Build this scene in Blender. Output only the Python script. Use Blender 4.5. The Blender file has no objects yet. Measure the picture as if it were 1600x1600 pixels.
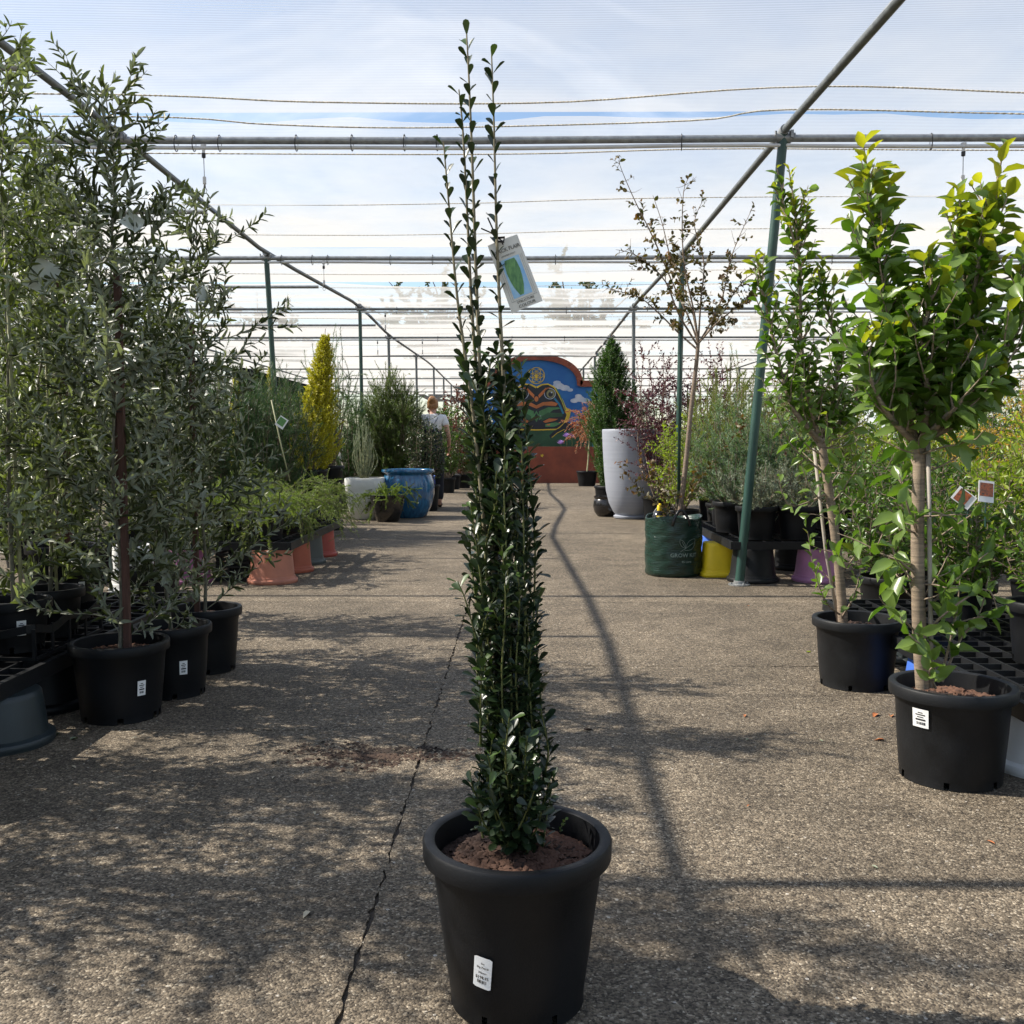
import bpy, math, random
import numpy as np
from mathutils import Vector, Matrix

R_ = math.radians
random.seed(7)
SC = bpy.context.scene
COL = SC.collection

# ------------------------------------------------------------------ camera
CAM_H, PITCH, YAW, FPX = 1.02, R_(4.1), R_(0.44), 1550.0
cd = bpy.data.cameras.new("camera")
cd.sensor_width = 36.0
cd.lens = 36.0 * FPX / 1600.0
cd.clip_start = 0.05
cd.clip_end = 600
cam = bpy.data.objects.new("camera", cd)
cam.location = (0, 0, CAM_H)
cam.rotation_euler = (math.pi / 2 - PITCH, 0, YAW)
COL.objects.link(cam)
SC.camera = cam

# ------------------------------------------------------------------ world, sun, exposure
SUN_EL = R_(44.0)
TRAVEL = Vector((0.989 * math.cos(SUN_EL), -0.148 * math.cos(SUN_EL), -math.sin(SUN_EL)))
W = bpy.data.worlds.new("World")
SC.world = W
W.use_nodes = True
nt = W.node_tree
nt.nodes.clear()
wo = nt.nodes.new("ShaderNodeOutputWorld")
bg = nt.nodes.new("ShaderNodeBackground")
sky = nt.nodes.new("ShaderNodeTexSky")
sky.sky_type = 'NISHITA'
sky.sun_disc = False
sky.sun_elevation = SUN_EL
sky.sun_rotation = math.atan2(-TRAVEL.x, -TRAVEL.y)
sky.air_density = 1.0
sky.dust_density = 0.6
tc = nt.nodes.new("ShaderNodeTexCoord")
mp = nt.nodes.new("ShaderNodeMapping")
mp.inputs['Scale'].default_value = (1.2, 1.6, 3.4)
mp.inputs['Rotation'].default_value = (0.2, 0.3, 0.6)
cn = nt.nodes.new("ShaderNodeTexNoise")
cn.inputs['Scale'].default_value = 1.9
cn.inputs['Detail'].default_value = 8
cn.inputs['Roughness'].default_value = 0.62
cn.inputs['Distortion'].default_value = 0.6
cr = nt.nodes.new("ShaderNodeValToRGB")
cr.color_ramp.elements[0].position = 0.5
cr.color_ramp.elements[1].position = 0.85
cm = nt.nodes.new("ShaderNodeMix")
cm.data_type = 'RGBA'
cm.inputs[7].default_value = (6.6, 6.9, 7.4, 1)
nt.links.new(tc.outputs['Generated'], mp.inputs['Vector'])
nt.links.new(mp.outputs['Vector'], cn.inputs['Vector'])
nt.links.new(cn.outputs['Fac'], cr.inputs['Fac'])
nt.links.new(cr.outputs['Color'], cm.inputs[0])
nt.links.new(sky.outputs['Color'], cm.inputs[6])
nt.links.new(cm.outputs[2], bg.inputs['Color'])
bg.inputs['Strength'].default_value = 0.1
nt.links.new(bg.outputs['Background'], wo.inputs['Surface'])

sl = bpy.data.lights.new("sun", 'SUN')
sl.energy = 5.0
sl.angle = R_(0.55)
sl.color = (1.0, 0.93, 0.82)
so = bpy.data.objects.new("sun", sl)
so.rotation_euler = TRAVEL.to_track_quat('-Z', 'Y').to_euler()
so.location = (-20, 3, 20)
COL.objects.link(so)

vs = SC.view_settings
vs.view_transform = 'Standard'
vs.look = 'None'
vs.gamma = 1
vs.exposure = 0.95
SC.cycles.use_denoising = True
SC.cycles.max_bounces = 5
SC.cycles.diffuse_bounces = 3
SC.cycles.glossy_bounces = 2
SC.cycles.transmission_bounces = 3
SC.cycles.transparent_max_bounces = 12
SC.cycles.sample_clamp_indirect = 6
SC.cycles.use_adaptive_sampling = True
SC.cycles.adaptive_threshold = 0.02

# ------------------------------------------------------------------ pixel -> place
_q = cam.rotation_euler.to_matrix()
FW, RT, UP = -_q.col[2], _q.col[0], _q.col[1]


def ray(px, py):
    return (FW * FPX + RT * (px - 800) + UP * (800 - py))


def G(px, py, z=0.0):
    d = ray(px, py)
    k = (z - CAM_H) / d.z
    return Vector((d.x * k, d.y * k, z))


def P(px, py, Y):
    d = ray(px, py)
    k = Y / d.y
    return Vector((d.x * k, Y, CAM_H + d.z * k))


# ------------------------------------------------------------------ materials
MATS = {}


class NT:
    def __init__(self, name):
        self.m = bpy.data.materials.new(name)
        self.m.use_nodes = True
        self.t = self.m.node_tree
        self.t.nodes.clear()
        self.out = self.t.nodes.new("ShaderNodeOutputMaterial")

    def n(self, kind, **kw):
        nd = self.t.nodes.new("ShaderNode" + kind)
        for k, v in kw.items():
            if k.startswith("_"):
                setattr(nd, k[1:], v)
            else:
                key = k.replace("__", " ")
                nd.inputs[int(key[1:]) if key[0] == 'i' and key[1:].isdigit() else key].default_value = v
        return nd

    def l(self, a, b):
        self.t.links.new(a, b)


def c4(c):
    return (c[0], c[1], c[2], 1.0)


def mixrgb(T, fac, a, b, mode='MIX'):
    m = T.n("Mix", _data_type='RGBA', _blend_type=mode)
    for sock, v in ((0, fac), (6, a), (7, b)):
        if isinstance(v, bpy.types.NodeSocket):
            T.l(v, m.inputs[sock])
        elif sock == 0:
            m.inputs[0].default_value = v
        else:
            m.inputs[sock].default_value = c4(v)
    return m.outputs[2]


def plain(name, col, rough=0.5, var=0.25, scale=8.0, bump=0.0, bscale=60.0, metal=0.0, stretch=(1, 1, 1), coat=0.0, col2=None, spec=0.5):
    if name in MATS:
        return MATS[name]
    T = NT(name)
    g = T.n("NewGeometry")
    mpn = T.n("Mapping", Scale=stretch)
    T.l(g.outputs['Position'], mpn.inputs['Vector'])
    no = T.n("TexNoise", Scale=scale, Detail=6.0, Roughness=0.6)
    T.l(mpn.outputs['Vector'], no.inputs['Vector'])
    mr = T.n("MapRange")
    mr.inputs[1].default_value = 0.3
    mr.inputs[2].default_value = 0.7
    T.l(no.outputs['Fac'], mr.inputs[0])
    lo = col2 if col2 else tuple(x * (1 - var) for x in col)
    hi = col if col2 else tuple(min(1, x * (1 + var)) for x in col)
    c = mixrgb(T, mr.outputs[0], lo, hi)
    b = T.n("BsdfPrincipled", Roughness=rough, Metallic=metal)
    b.inputs['Specular IOR Level'].default_value = spec
    b.inputs['Coat Weight'].default_value = coat
    T.l(c, b.inputs['Base Color'])
    rr = T.n("MapRange")
    rr.inputs[3].default_value = max(0.03, rough - 0.1)
    rr.inputs[4].default_value = min(1, rough + 0.12)
    T.l(no.outputs['Fac'], rr.inputs[0])
    T.l(rr.outputs[0], b.inputs['Roughness'])
    if bump > 0:
        n2 = T.n("TexNoise", Scale=bscale, Detail=4.0)
        T.l(mpn.outputs['Vector'], n2.inputs['Vector'])
        bp = T.n("Bump", Strength=min(1.0, bump), Distance=0.004)
        T.l(n2.outputs['Fac'], bp.inputs['Height'])
        T.l(bp.outputs['Normal'], b.inputs['Normal'])
    T.l(b.outputs[0], T.out.inputs[0])
    MATS[name] = T.m
    return T.m


def leafmat(name, c1, c2, young=None, back=None, rough=0.38, trans=0.35, tcol=None):
    if name in MATS:
        return MATS[name]
    T = NT(name)
    at = T.n("Attribute", _attribute_name="var")
    oi = T.n("ObjectInfo")
    ad = T.n("Math", _operation='ADD')
    T.l(at.outputs['Fac'], ad.inputs[0])
    T.l(oi.outputs['Random'], ad.inputs[1])
    fr = T.n("Math", _operation='FRACT')
    T.l(ad.outputs[0], fr.inputs[0])
    c = mixrgb(T, fr.outputs[0], c1, c2)
    if young:
        tp = T.n("Attribute", _attribute_name="tip")
        c = mixrgb(T, tp.outputs['Fac'], c, young)
    if back:
        g = T.n("NewGeometry")
        c = mixrgb(T, g.outputs['Backfacing'], c, back)
    b = T.n("BsdfPrincipled", Roughness=rough)
    b.inputs['Specular IOR Level'].default_value = 0.5
    T.l(c, b.inputs['Base Color'])
    tr = T.n("BsdfTranslucent")
    tc_ = mixrgb(T, 1.0, c, tcol if tcol else (1.5, 1.7, 0.6), 'MULTIPLY')
    T.l(tc_, tr.inputs['Color'])
    mx = T.n("MixShader")
    mx.inputs[0].default_value = trans
    T.l(b.outputs[0], mx.inputs[1])
    T.l(tr.outputs[0], mx.inputs[2])
    T.l(mx.outputs[0], T.out.inputs[0])
    MATS[name] = T.m
    return T.m


def concrete():
    T = NT("exposed_concrete")
    g = T.n("NewGeometry")
    big = T.n("TexNoise", Scale=0.55, Detail=5.0, Roughness=0.6)
    grain = T.n("TexNoise", Scale=46.0, Detail=3.0, Roughness=0.7)
    mid = T.n("TexNoise", Scale=5.0, Detail=7.0, Roughness=0.65)
    vo = T.n("TexVoronoi", Scale=200.0)
    vs_ = T.n("TexVoronoi", Scale=62.0)
    fine = T.n("TexNoise", Scale=240.0, Detail=3.0)
    for x in (big, mid, vo, vs_, fine, grain):
        T.l(g.outputs['Position'], x.inputs['Vector'])
    sep = T.n("SeparateColor")
    T.l(vo.outputs['Color'], sep.inputs[0])
    r = T.n("ValToRGB")
    els = r.color_ramp.elements
    els[0].position = 0.0
    els[0].color = (0.05, 0.039, 0.028, 1)
    els[1].position = 1.0
    els[1].color = (0.42, 0.36, 0.27, 1)
    for p, c in ((0.25, (0.105, 0.083, 0.058, 1)), (0.6, (0.175, 0.139, 0.096, 1)), (0.9, (0.25, 0.203, 0.145, 1))):
        e = els.new(p)
        e.color = c
    T.l(sep.outputs[0], r.inputs['Fac'])
    # a sprinkling of larger pale stones
    sep2 = T.n("SeparateColor")
    T.l(vs_.outputs['Color'], sep2.inputs[0])
    gt = T.n("Math", _operation='GREATER_THAN')
    gt.inputs[1].default_value = 0.93
    T.l(sep2.outputs[1], gt.inputs[0])
    lt = T.n("Math", _operation='LESS_THAN')
    lt.inputs[1].default_value = 0.24
    T.l(vs_.outputs['Distance'], lt.inputs[0])
    mu = T.n("Math", _operation='MULTIPLY')
    T.l(gt.outputs[0], mu.inputs[0])
    T.l(lt.outputs[0], mu.inputs[1])
    stone = mixrgb(T, sep2.outputs[2], (0.2, 0.15, 0.11), (0.46, 0.42, 0.36))
    c = mixrgb(T, mu.outputs[0], r.outputs['Color'], stone)
    f2 = T.n("MapRange")
    f2.inputs[1].default_value = 0.3
    f2.inputs[2].default_value = 0.7
    f2.inputs[3].default_value = 0.62
    f2.inputs[4].default_value = 1.2
    T.l(mid.outputs['Fac'], f2.inputs[0])
    f3 = T.n("MapRange")
    f3.inputs[1].default_value = 0.32
    f3.inputs[2].default_value = 0.66
    f3.inputs[3].default_value = 0.66
    f3.inputs[4].default_value = 1.15
    T.l(big.outputs['Fac'], f3.inputs[0])
    pm = T.n("Math", _operation='MULTIPLY')
    T.l(f2.outputs[0], pm.inputs[0])
    T.l(f3.outputs[0], pm.inputs[1])
    f4 = T.n("MapRange")
    f4.inputs[1].default_value = 0.34
    f4.inputs[2].default_value = 0.68
    f4.inputs[3].default_value = 0.58
    f4.inputs[4].default_value = 1.5
    T.l(grain.outputs['Fac'], f4.inputs[0])
    pm0 = pm
    pm = T.n("Math", _operation='MULTIPLY')
    T.l(pm0.outputs[0], pm.inputs[0])
    T.l(f4.outputs[0], pm.inputs[1])
    vmul = T.n("VectorMath", _operation='SCALE')
    T.l(c, vmul.inputs[0])
    T.l(pm.outputs[0], vmul.inputs['Scale'])
    b = T.n("BsdfPrincipled", Roughness=0.82)
    b.inputs['Specular IOR Level'].default_value = 0.35
    T.l(vmul.outputs[0], b.inputs['Base Color'])
    hh = T.n("Math", _operation='MULTIPLY_ADD')
    hh.inputs[1].default_value = -1.1
    T.l(vo.outputs['Distance'], hh.inputs[0])
    T.l(fine.outputs['Fac'], hh.inputs[2])
    bp = T.n("Bump", Strength=0.7, Distance=0.0035)
    T.l(hh.outputs[0], bp.inputs['Height'])
    T.l(bp.outputs['Normal'], b.inputs['Normal'])
    T.l(b.outputs[0], T.out.inputs[0])
    return T.m


def shadecloth():
    """white knitted shade cloth: open weave, closes as it is seen more edge-on"""
    T = NT("white_shade_cloth")
    g = T.n("NewGeometry")
    dt = T.n("VectorMath", _operation='DOT_PRODUCT')
    T.l(g.outputs['Normal'], dt.inputs[0])
    T.l(g.outputs['Incoming'], dt.inputs[1])
    ab = T.n("Math", _operation='ABSOLUTE')
    T.l(dt.outputs['Value'], ab.inputs[0])
    wv = T.n("TexWave", _bands_direction='Y', Scale=11.0, Distortion=0.6)
    wv.inputs['Detail'].default_value = 2
    T.l(g.outputs['Position'], wv.inputs['Vector'])
    no = T.n("TexNoise", Scale=1.3, Detail=4.0)
    T.l(g.outputs['Position'], no.inputs['Vector'])
    cov = T.n("MapRange")
    cov.inputs[3].default_value = 0.125
    cov.inputs[4].default_value = 0.16
    T.l(wv.outputs['Fac'], cov.inputs[0])
    c2 = T.n("MapRange")
    c2.inputs[1].default_value = 0.35
    c2.inputs[2].default_value = 0.65
    c2.inputs[3].default_value = 0.9
    c2.inputs[4].default_value = 1.15
    T.l(no.outputs['Fac'], c2.inputs[0])
    cm_ = T.n("Math", _operation='MULTIPLY')
    T.l(cov.outputs[0], cm_.inputs[0])
    T.l(c2.outputs[0], cm_.inputs[1])
    dv = T.n("Math", _operation='DIVIDE', _use_clamp=True)
    T.l(cm_.outputs[0], dv.inputs[0])
    T.l(ab.outputs[0], dv.inputs[1])
    df = T.n("BsdfDiffuse", Color=(0.62, 0.615, 0.6, 1))
    tl = T.n("BsdfTranslucent", Color=(0.64, 0.625, 0.59, 1))
    m1 = T.n("MixShader")
    m1.inputs[0].default_value = 0.62
    T.l(df.outputs[0], m1.inputs[1])
    T.l(tl.outputs[0], m1.inputs[2])
    tp = T.n("BsdfTransparent")
    m2 = T.n("MixShader")
    T.l(dv.outputs[0], m2.inputs[0])
    T.l(tp.outputs[0], m2.inputs[1])
    T.l(m1.outputs[0], m2.inputs[2])
    T.l(m2.outputs[0], T.out.inputs[0])
    return T.m


M_CONC = concrete()
M_CLOTH = shadecloth()
M_SAND = plain("joint_soil", (0.06, 0.048, 0.036), 0.95, 0.4, 30, 0.6, 200)
M_BLACK = plain("black_pot_plastic", (0.005, 0.0056, 0.007), 0.5, 0.35, 5, 0.12, 300, spec=0.26)
M_BLACK2 = plain("worn_black_plastic", (0.0095, 0.0102, 0.0115), 0.5, 0.4, 9, 0.15, 250, spec=0.3)
M_DKGREEN = plain("dark_slate_plastic", (0.022, 0.032, 0.036), 0.45, 0.25, 6, 0.1, 200)
M_GREYPL = plain("grey_plastic", (0.085, 0.095, 0.09), 0.5, 0.2, 6)
M_TERRA = plain("terracotta_plastic", (0.5, 0.2, 0.13), 0.55, 0.18, 6, 0.1, 150)
M_TERRA2 = plain("deep_terracotta_plastic", (0.42, 0.11, 0.06), 0.55, 0.18, 6, 0.1, 150)
M_RED = plain("red_plastic", (0.4, 0.07, 0.05), 0.5, 0.2, 6)
M_PURPLE = plain("mauve_plastic", (0.33, 0.12, 0.25), 0.5, 0.2, 6, 0.1, 150)
M_PINK = plain("pink_plastic", (0.45, 0.2, 0.36), 0.5, 0.2, 6, 0.1, 150)
M_WHITE = plain("white_plastic", (0.7, 0.7, 0.68), 0.45, 0.08, 5)
M_WHITEPOT = plain("pale_stone_glaze", (0.66, 0.66, 0.63), 0.5, 0.1, 6, 0.1, 90)
M_YELLOW = plain("yellow_plastic", (0.8, 0.58, 0.015), 0.45, 0.12, 5)
M_BLUEPL = plain("blue_plastic", (0.05, 0.13, 0.48), 0.42, 0.2, 5)
M_BLUEGL = plain("blue_glaze", (0.03, 0.17, 0.33), 0.16, 0.3, 5, 0.05, 60, stretch=(6, 6, 0.7), coat=0.6, col2=(0.012, 0.055, 0.15))
M_DKGLAZE = plain("black_glaze", (0.012, 0.011, 0.011), 0.22, 0.3, 5, coat=0.4)
M_GREYPOT = plain("grey_concrete_pot", (0.3, 0.32, 0.37), 0.55, 0.07, 3, 0.25, 14, stretch=(0.3, 0.3, 14))
M_GALV = plain("galvanised_pipe", (0.3, 0.31, 0.31), 0.45, 0.3, 20, 0.15, 90, metal=0.55)
M_GALVD = plain("weathered_pipe", (0.15, 0.165, 0.165), 0.5, 0.3, 20, 0.15, 90, metal=0.4)
M_POST = plain("green_painted_steel", (0.02, 0.06, 0.047), 0.42, 0.3, 9, 0.2, 70, stretch=(1, 1, 0.4))
M_PVC = plain("pvc_pipe", (0.62, 0.62, 0.6), 0.4, 0.1, 8)
M_TIE = plain("black_tie", (0.01, 0.01, 0.01), 0.4, 0.2, 8)
M_BARK = plain("brown_bark", (0.2, 0.15, 0.11), 0.85, 0.4, 40, 0.6, 120, stretch=(1, 1, 3))
M_FICBARK = plain("ficus_bark", (0.25, 0.19, 0.135), 0.75, 0.45, 14, 0.5, 60, stretch=(1, 1, 9))
M_OLBARK = plain("olive_bark", (0.16, 0.15, 0.11), 0.8, 0.35, 40, 0.5, 120)
M_OLTWIG = plain("olive_twig", (0.27, 0.27, 0.19), 0.7, 0.3, 30)
M_STAKE = plain("brown_hardwood_stake", (0.09, 0.042, 0.03), 0.8, 0.35, 30, 0.4, 100, stretch=(4, 4, 0.4))
M_BAMBOO = plain("bamboo_cane", (0.36, 0.36, 0.2), 0.6, 0.25, 20)
M_STAKEG = plain("grey_stake", (0.35, 0.31, 0.26), 0.7, 0.2, 20)
M_HOLSTEM = plain("holly_stem", (0.2, 0.17, 0.1), 0.7, 0.35, 60)
M_HOLTWIG = plain("holly_green_twig", (0.1, 0.11, 0.03), 0.55, 0.3, 40)
M_SOIL = plain("bark_mulch", (0.032, 0.018, 0.012), 0.95, 0.5, 60, 0.9, 160)
M_CHIP = leafmat("bark_chips", (0.012, 0.007, 0.005), (0.15, 0.072, 0.043), rough=0.9, trans=0.0)
M_CHIPD = leafmat("dark_soil_crumbs", (0.025, 0.017, 0.012), (0.075, 0.045, 0.03), rough=0.95, trans=0.0)
M_GRIT = leafmat("loose_grit", (0.12, 0.1, 0.075), (0.5, 0.45, 0.37), rough=0.9, trans=0.0)
M_LABEL = plain("white_sticker", (0.8, 0.8, 0.79), 0.45, 0.03, 5)
M_INK = plain("black_ink", (0.012, 0.012, 0.012), 0.6, 0.1, 5)
M_CARD = plain("cream_tag_card", (0.66, 0.63, 0.55), 0.4, 0.06, 30)
M_CARDW = plain("pale_tag_back", (0.62, 0.66, 0.6), 0.4, 0.08, 30)
M_ROPE = plain("natural_rope", (0.62, 0.56, 0.44), 0.9, 0.5, 60)
M_BAG = plain("green_woven_bag", (0.011, 0.032, 0.023), 0.22, 0.3, 10, 1.0, 22, stretch=(1, 1, 5))
M_BAGPRINT = plain("pale_bag_print", (0.17, 0.23, 0.2), 0.45, 0.2, 30)

L_HOLLY = leafmat("holly_leaf", (0.012, 0.024, 0.012), (0.03, 0.05, 0.018), young=(0.08, 0.14, 0.025), rough=0.33, trans=0.12)
L_OLIVE = leafmat("olive_leaf", (0.036, 0.048, 0.022), (0.082, 0.1, 0.045), young=(0.18, 0.21, 0.07), back=(0.22, 0.24, 0.18), rough=0.36, trans=0.22)
L_OLIVE2 = leafmat("light_olive_leaf", (0.065, 0.088, 0.03), (0.14, 0.165, 0.055), young=(0.27, 0.31, 0.07), back=(0.25, 0.28, 0.19), rough=0.38, trans=0.28)
L_FICUS = leafmat("ficus_leaf", (0.045, 0.098, 0.014), (0.12, 0.19, 0.028), young=(0.5, 0.44, 0.035), back=(0.16, 0.24, 0.06), rough=0.28, trans=0.42)
L_CRAPE = leafmat("crape_leaf", (0.05, 0.06, 0.016), (0.12, 0.08, 0.025), young=(0.16, 0.06, 0.025), rough=0.5, trans=0.3)
L_TRAIL = leafmat("trailing_leaf", (0.085, 0.135, 0.028), (0.2, 0.25, 0.06), rough=0.5, trans=0.35)
L_FEATH = leafmat("feathery_leaf", (0.02, 0.058, 0.018), (0.055, 0.115, 0.035), rough=0.5, trans=0.25)
L_GOLD = leafmat("golden_conifer", (0.3, 0.29, 0.016), (0.6, 0.52, 0.035), rough=0.55, trans=0.25)
L_CONI = leafmat("green_conifer", (0.045, 0.085, 0.013), (0.11, 0.15, 0.025), rough=0.55, trans=0.25)
L_CONID = leafmat("deep_conifer", (0.03, 0.075, 0.017), (0.065, 0.125, 0.03), rough=0.55, trans=0.25)
L_SILVER = leafmat("silver_leaf", (0.14, 0.17, 0.12), (0.25, 0.29, 0.2), rough=0.6, trans=0.25, tcol=(1.1, 1.2, 0.8))
L_BLUEGR = leafmat("blue_green_leaf", (0.08, 0.14, 0.085), (0.15, 0.23, 0.12), rough=0.55, trans=0.3)
L_MID = leafmat("mid_green_leaf", (0.04, 0.09, 0.014), (0.1, 0.17, 0.025), young=(0.3, 0.33, 0.04), rough=0.33, trans=0.33)
L_LIME = leafmat("lime_leaf", (0.12, 0.19, 0.02), (0.28, 0.33, 0.03), rough=0.4, trans=0.4)
L_DARK = leafmat("dark_green_leaf", (0.014, 0.036, 0.01), (0.04, 0.075, 0.017), rough=0.3, trans=0.2)
L_GRASSY = leafmat("grassy_leaf", (0.1, 0.13, 0.03), (0.2, 0.22, 0.06), rough=0.55, trans=0.35)
L_BRONZE = leafmat("bronze_leaf", (0.07, 0.022, 0.015), (0.14, 0.05, 0.025), rough=0.4, trans=0.3, tcol=(1.6, 1.0, 0.6))
L_MAPLE = leafmat("maple_leaf", (0.24, 0.07, 0.035), (0.4, 0.18, 0.09), rough=0.5, trans=0.3, tcol=(1.4, 1.0, 0.7))
L_PURP = leafmat("purple_leaf", (0.06, 0.016, 0.03), (0.12, 0.04, 0.05), rough=0.45, trans=0.25, tcol=(1.5, 0.9, 1.0))
L_YELOR = leafmat("yellow_orange_leaf", (0.3, 0.25, 0.03), (0.5, 0.26, 0.03), rough=0.45, trans=0.35)
L_GUM = leafmat("far_tree_leaf", (0.04, 0.065, 0.025), (0.09, 0.12, 0.04), rough=0.55, trans=0.2)


# ------------------------------------------------------------------ mesh helpers
def rng(seed):
    return np.random.default_rng(seed)


def thing(name, loc, label, cat, group=None):
    o = bpy.data.objects.new(name, None)
    o.empty_display_size = 0.05
    o.location = loc
    o["label"] = label
    o["category"] = cat
    if group:
        o["group"] = group
    COL.objects.link(o)
    return o


def tagit(o, label, cat, group=None):
    o["label"] = label
    o["category"] = cat
    if group:
        o["group"] = group
    return o


def link(name, me, parent=None, loc=None, kind=None):
    o = bpy.data.objects.new(name, me)
    COL.objects.link(o)
    if parent is not None:
        o.parent = parent
    if loc is not None:
        o.location = loc
    if kind:
        o["kind"] = kind
    return o


class MB:
    """collects faces; build() links them as one mesh object, in the parent's local space"""

    def __init__(self):
        self.v, self.f, self.mi = [], [], []
        self.m = 0

    def add(self, verts, faces):
        b = len(self.v)
        self.v.extend([tuple(x) for x in verts])
        self.f.extend([tuple(b + i for i in f) for f in faces])
        self.mi.extend([self.m] * len(faces))
        return self

    def box(self, c, s, rot=None):
        cx, cy, cz = c
        hx, hy, hz = s[0] / 2, s[1] / 2, s[2] / 2
        vs = [Vector((x * hx, y * hy, z * hz)) for x in (-1, 1) for y in (-1, 1) for z in (-1, 1)]
        if rot is not None:
            vs = [rot @ v for v in vs]
        vs = [v + Vector(c) for v in vs]
        return self.add(vs, [(0, 1, 3, 2), (4, 6, 7, 5), (0, 4, 5, 1), (2, 3, 7, 6), (0, 2, 6, 4), (1, 5, 7, 3)])

    def tube(self, path, rad, n=8, cap=True):
        p = np.asarray([tuple(x) for x in path], float)
        k = len(p)
        r = np.broadcast_to(np.asarray(rad, float), (k,))
        t = np.gradient(p, axis=0)
        t /= np.linalg.norm(t, axis=1)[:, None] + 1e-9
        ref = np.array([0.0, 0.0, 1.0]) if abs(t[:, 2]).mean() < 0.9 else np.array([1.0, 0.0, 0.0])
        u = np.cross(t, ref)
        u /= np.linalg.norm(u, axis=1)[:, None] + 1e-9
        w = np.cross(t, u)
        a = np.linspace(0, 2 * np.pi, n, endpoint=False)
        vs = p[:, None, :] + r[:, None, None] * (u[:, None, :] * np.cos(a)[None, :, None] + w[:, None, :] * np.sin(a)[None, :, None])
        fs = []
        for i in range(k - 1):
            for j in range(n):
                j2 = (j + 1) % n
                fs.append((i * n + j, i * n + j2, (i + 1) * n + j2, (i + 1) * n + j))
        if cap:
            fs.append(tuple(range(n - 1, -1, -1)))
            fs.append(tuple((k - 1) * n + j for j in range(n)))
        return self.add(vs.reshape(-1, 3), fs)

    def lathe(self, prof, n=32, c=(0, 0, 0), skip=None, sx=1.0, sy=1.0, power=None):
        vs, fs = [], []
        for (r, z) in prof:
            for j in range(n):
                a = 2 * math.pi * j / n
                ca, sa = math.cos(a), math.sin(a)
                q = 1.0
                if power:
                    q = (abs(ca) ** power + abs(sa) ** power) ** (-1.0 / power)
                vs.append((c[0] + r * ca * q * sx, c[1] + r * sa * q * sy, c[2] + z))
        for i in range(len(prof) - 1):
            for j in range(n):
                if skip and skip(i, j):
                    continue
                j2 = (j + 1) % n
                fs.append((i * n + j, i * n + j2, (i + 1) * n + j2, (i + 1) * n + j))
        return self.add(vs, fs)

    def build(self, name, mats, parent=None, smooth=False, kind=None, loc=None, angle=None):
        me = bpy.data.meshes.new(name)
        off = Vector(parent.location) if (parent is not None and loc is None) else Vector((0, 0, 0))
        if parent is not None and loc is None and parent.parent is not None:
            off = Vector(parent.location) + Vector(parent.parent.location)
        me.from_pydata([(v[0] - off.x, v[1] - off.y, v[2] - off.z) for v in self.v], [], self.f)
        for m in (mats if isinstance(mats, (list, tuple)) else [mats]):
            me.materials.append(m)
        if self.m or any(self.mi):
            me.polygons.foreach_set('material_index', self.mi)
        if smooth:
            me.polygons.foreach_set('use_smooth', [True] * len(me.polygons))
            if angle:
                me.set_sharp_from_angle(angle=angle)
        me.update()
        return link(name, me, parent, loc, kind)


def leaf_template(xs, ys, fold=0.12, curve=-0.1):
    """midrib points at xs (first and last are base and tip), half widths ys"""
    V, F = [], []
    n = len(xs)
    for x, y in zip(xs, ys):
        z = curve * x * x
        V += [(x, 0, z), (x, y, z + fold * y), (x, -y, z + fold * y)]
    for i in range(n - 1):
        a, b = i * 3, (i + 1) * 3
        if ys[i] == 0:
            F += [(a, b + 1, b), (a, b, b + 2)]
        elif ys[i + 1] == 0:
            F += [(a, a + 1, b), (a, b, a + 2)]
        else:
            F += [(a, a + 1, b + 1), (a, b + 1, b), (a, b, b + 2), (a, b + 2, a + 2)]
    used = sorted({i for f in F for i in f})
    mp_ = {u: i for i, u in enumerate(used)}
    return np.array([V[u] for u in used], float), np.array([[mp_[i] for i in f] for f in F], int)


T_OBOV = leaf_template([0, .12, .45, .75, .93, 1], [0, .08, .34, .5, .36, 0], 0.2, -0.08)
T_OVAL = leaf_template([0, .1, .3, .6, .85, 1], [0, .02, .42, .5, .24, 0], 0.3, -0.16)
T_LANCE = leaf_template([0, .1, .45, .8, 1], [0, .3, .5, .34, 0], 0.25, -0.06)
T_SMALL = leaf_template([0, .5, 1], [0, .5, 0], 0.25, -0.1)
T_ROUND = leaf_template([0, .3, .7, 1], [0, .5, .48, 0], 0.2, -0.15)
T_NEEDLE = (np.array([(0, .5, 0), (0, -.5, 0), (1, 0, 0)], float), np.array([[0, 1, 2]]))


def norm(a):
    return a / (np.linalg.norm(a, axis=-1, keepdims=True) + 1e-9)


def raw_mesh(name, verts, tris, mat, attrs=None, smooth=True):
    me = bpy.data.meshes.new(name)
    nv, nf = len(verts), len(tris)
    me.vertices.add(nv)
    me.vertices.foreach_set('co', np.ascontiguousarray(verts, np.float32).ravel())
    me.loops.add(nf * 3)
    me.loops.foreach_set('vertex_index', np.ascontiguousarray(tris, np.int32).ravel())
    me.polygons.add(nf)
    me.polygons.foreach_set('loop_start', np.arange(0, nf * 3, 3, dtype=np.int32))
    if smooth:
        me.polygons.foreach_set('use_smooth', np.ones(nf, bool))
    for k, a in (attrs or {}).items():
        at = me.attributes.new(k, 'FLOAT', 'POINT')
        at.data.foreach_set('value', np.ascontiguousarray(a, np.float32))
    me.materials.append(mat)
    me.update(calc_edges=True)
    me.validate()
    return me


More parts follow.
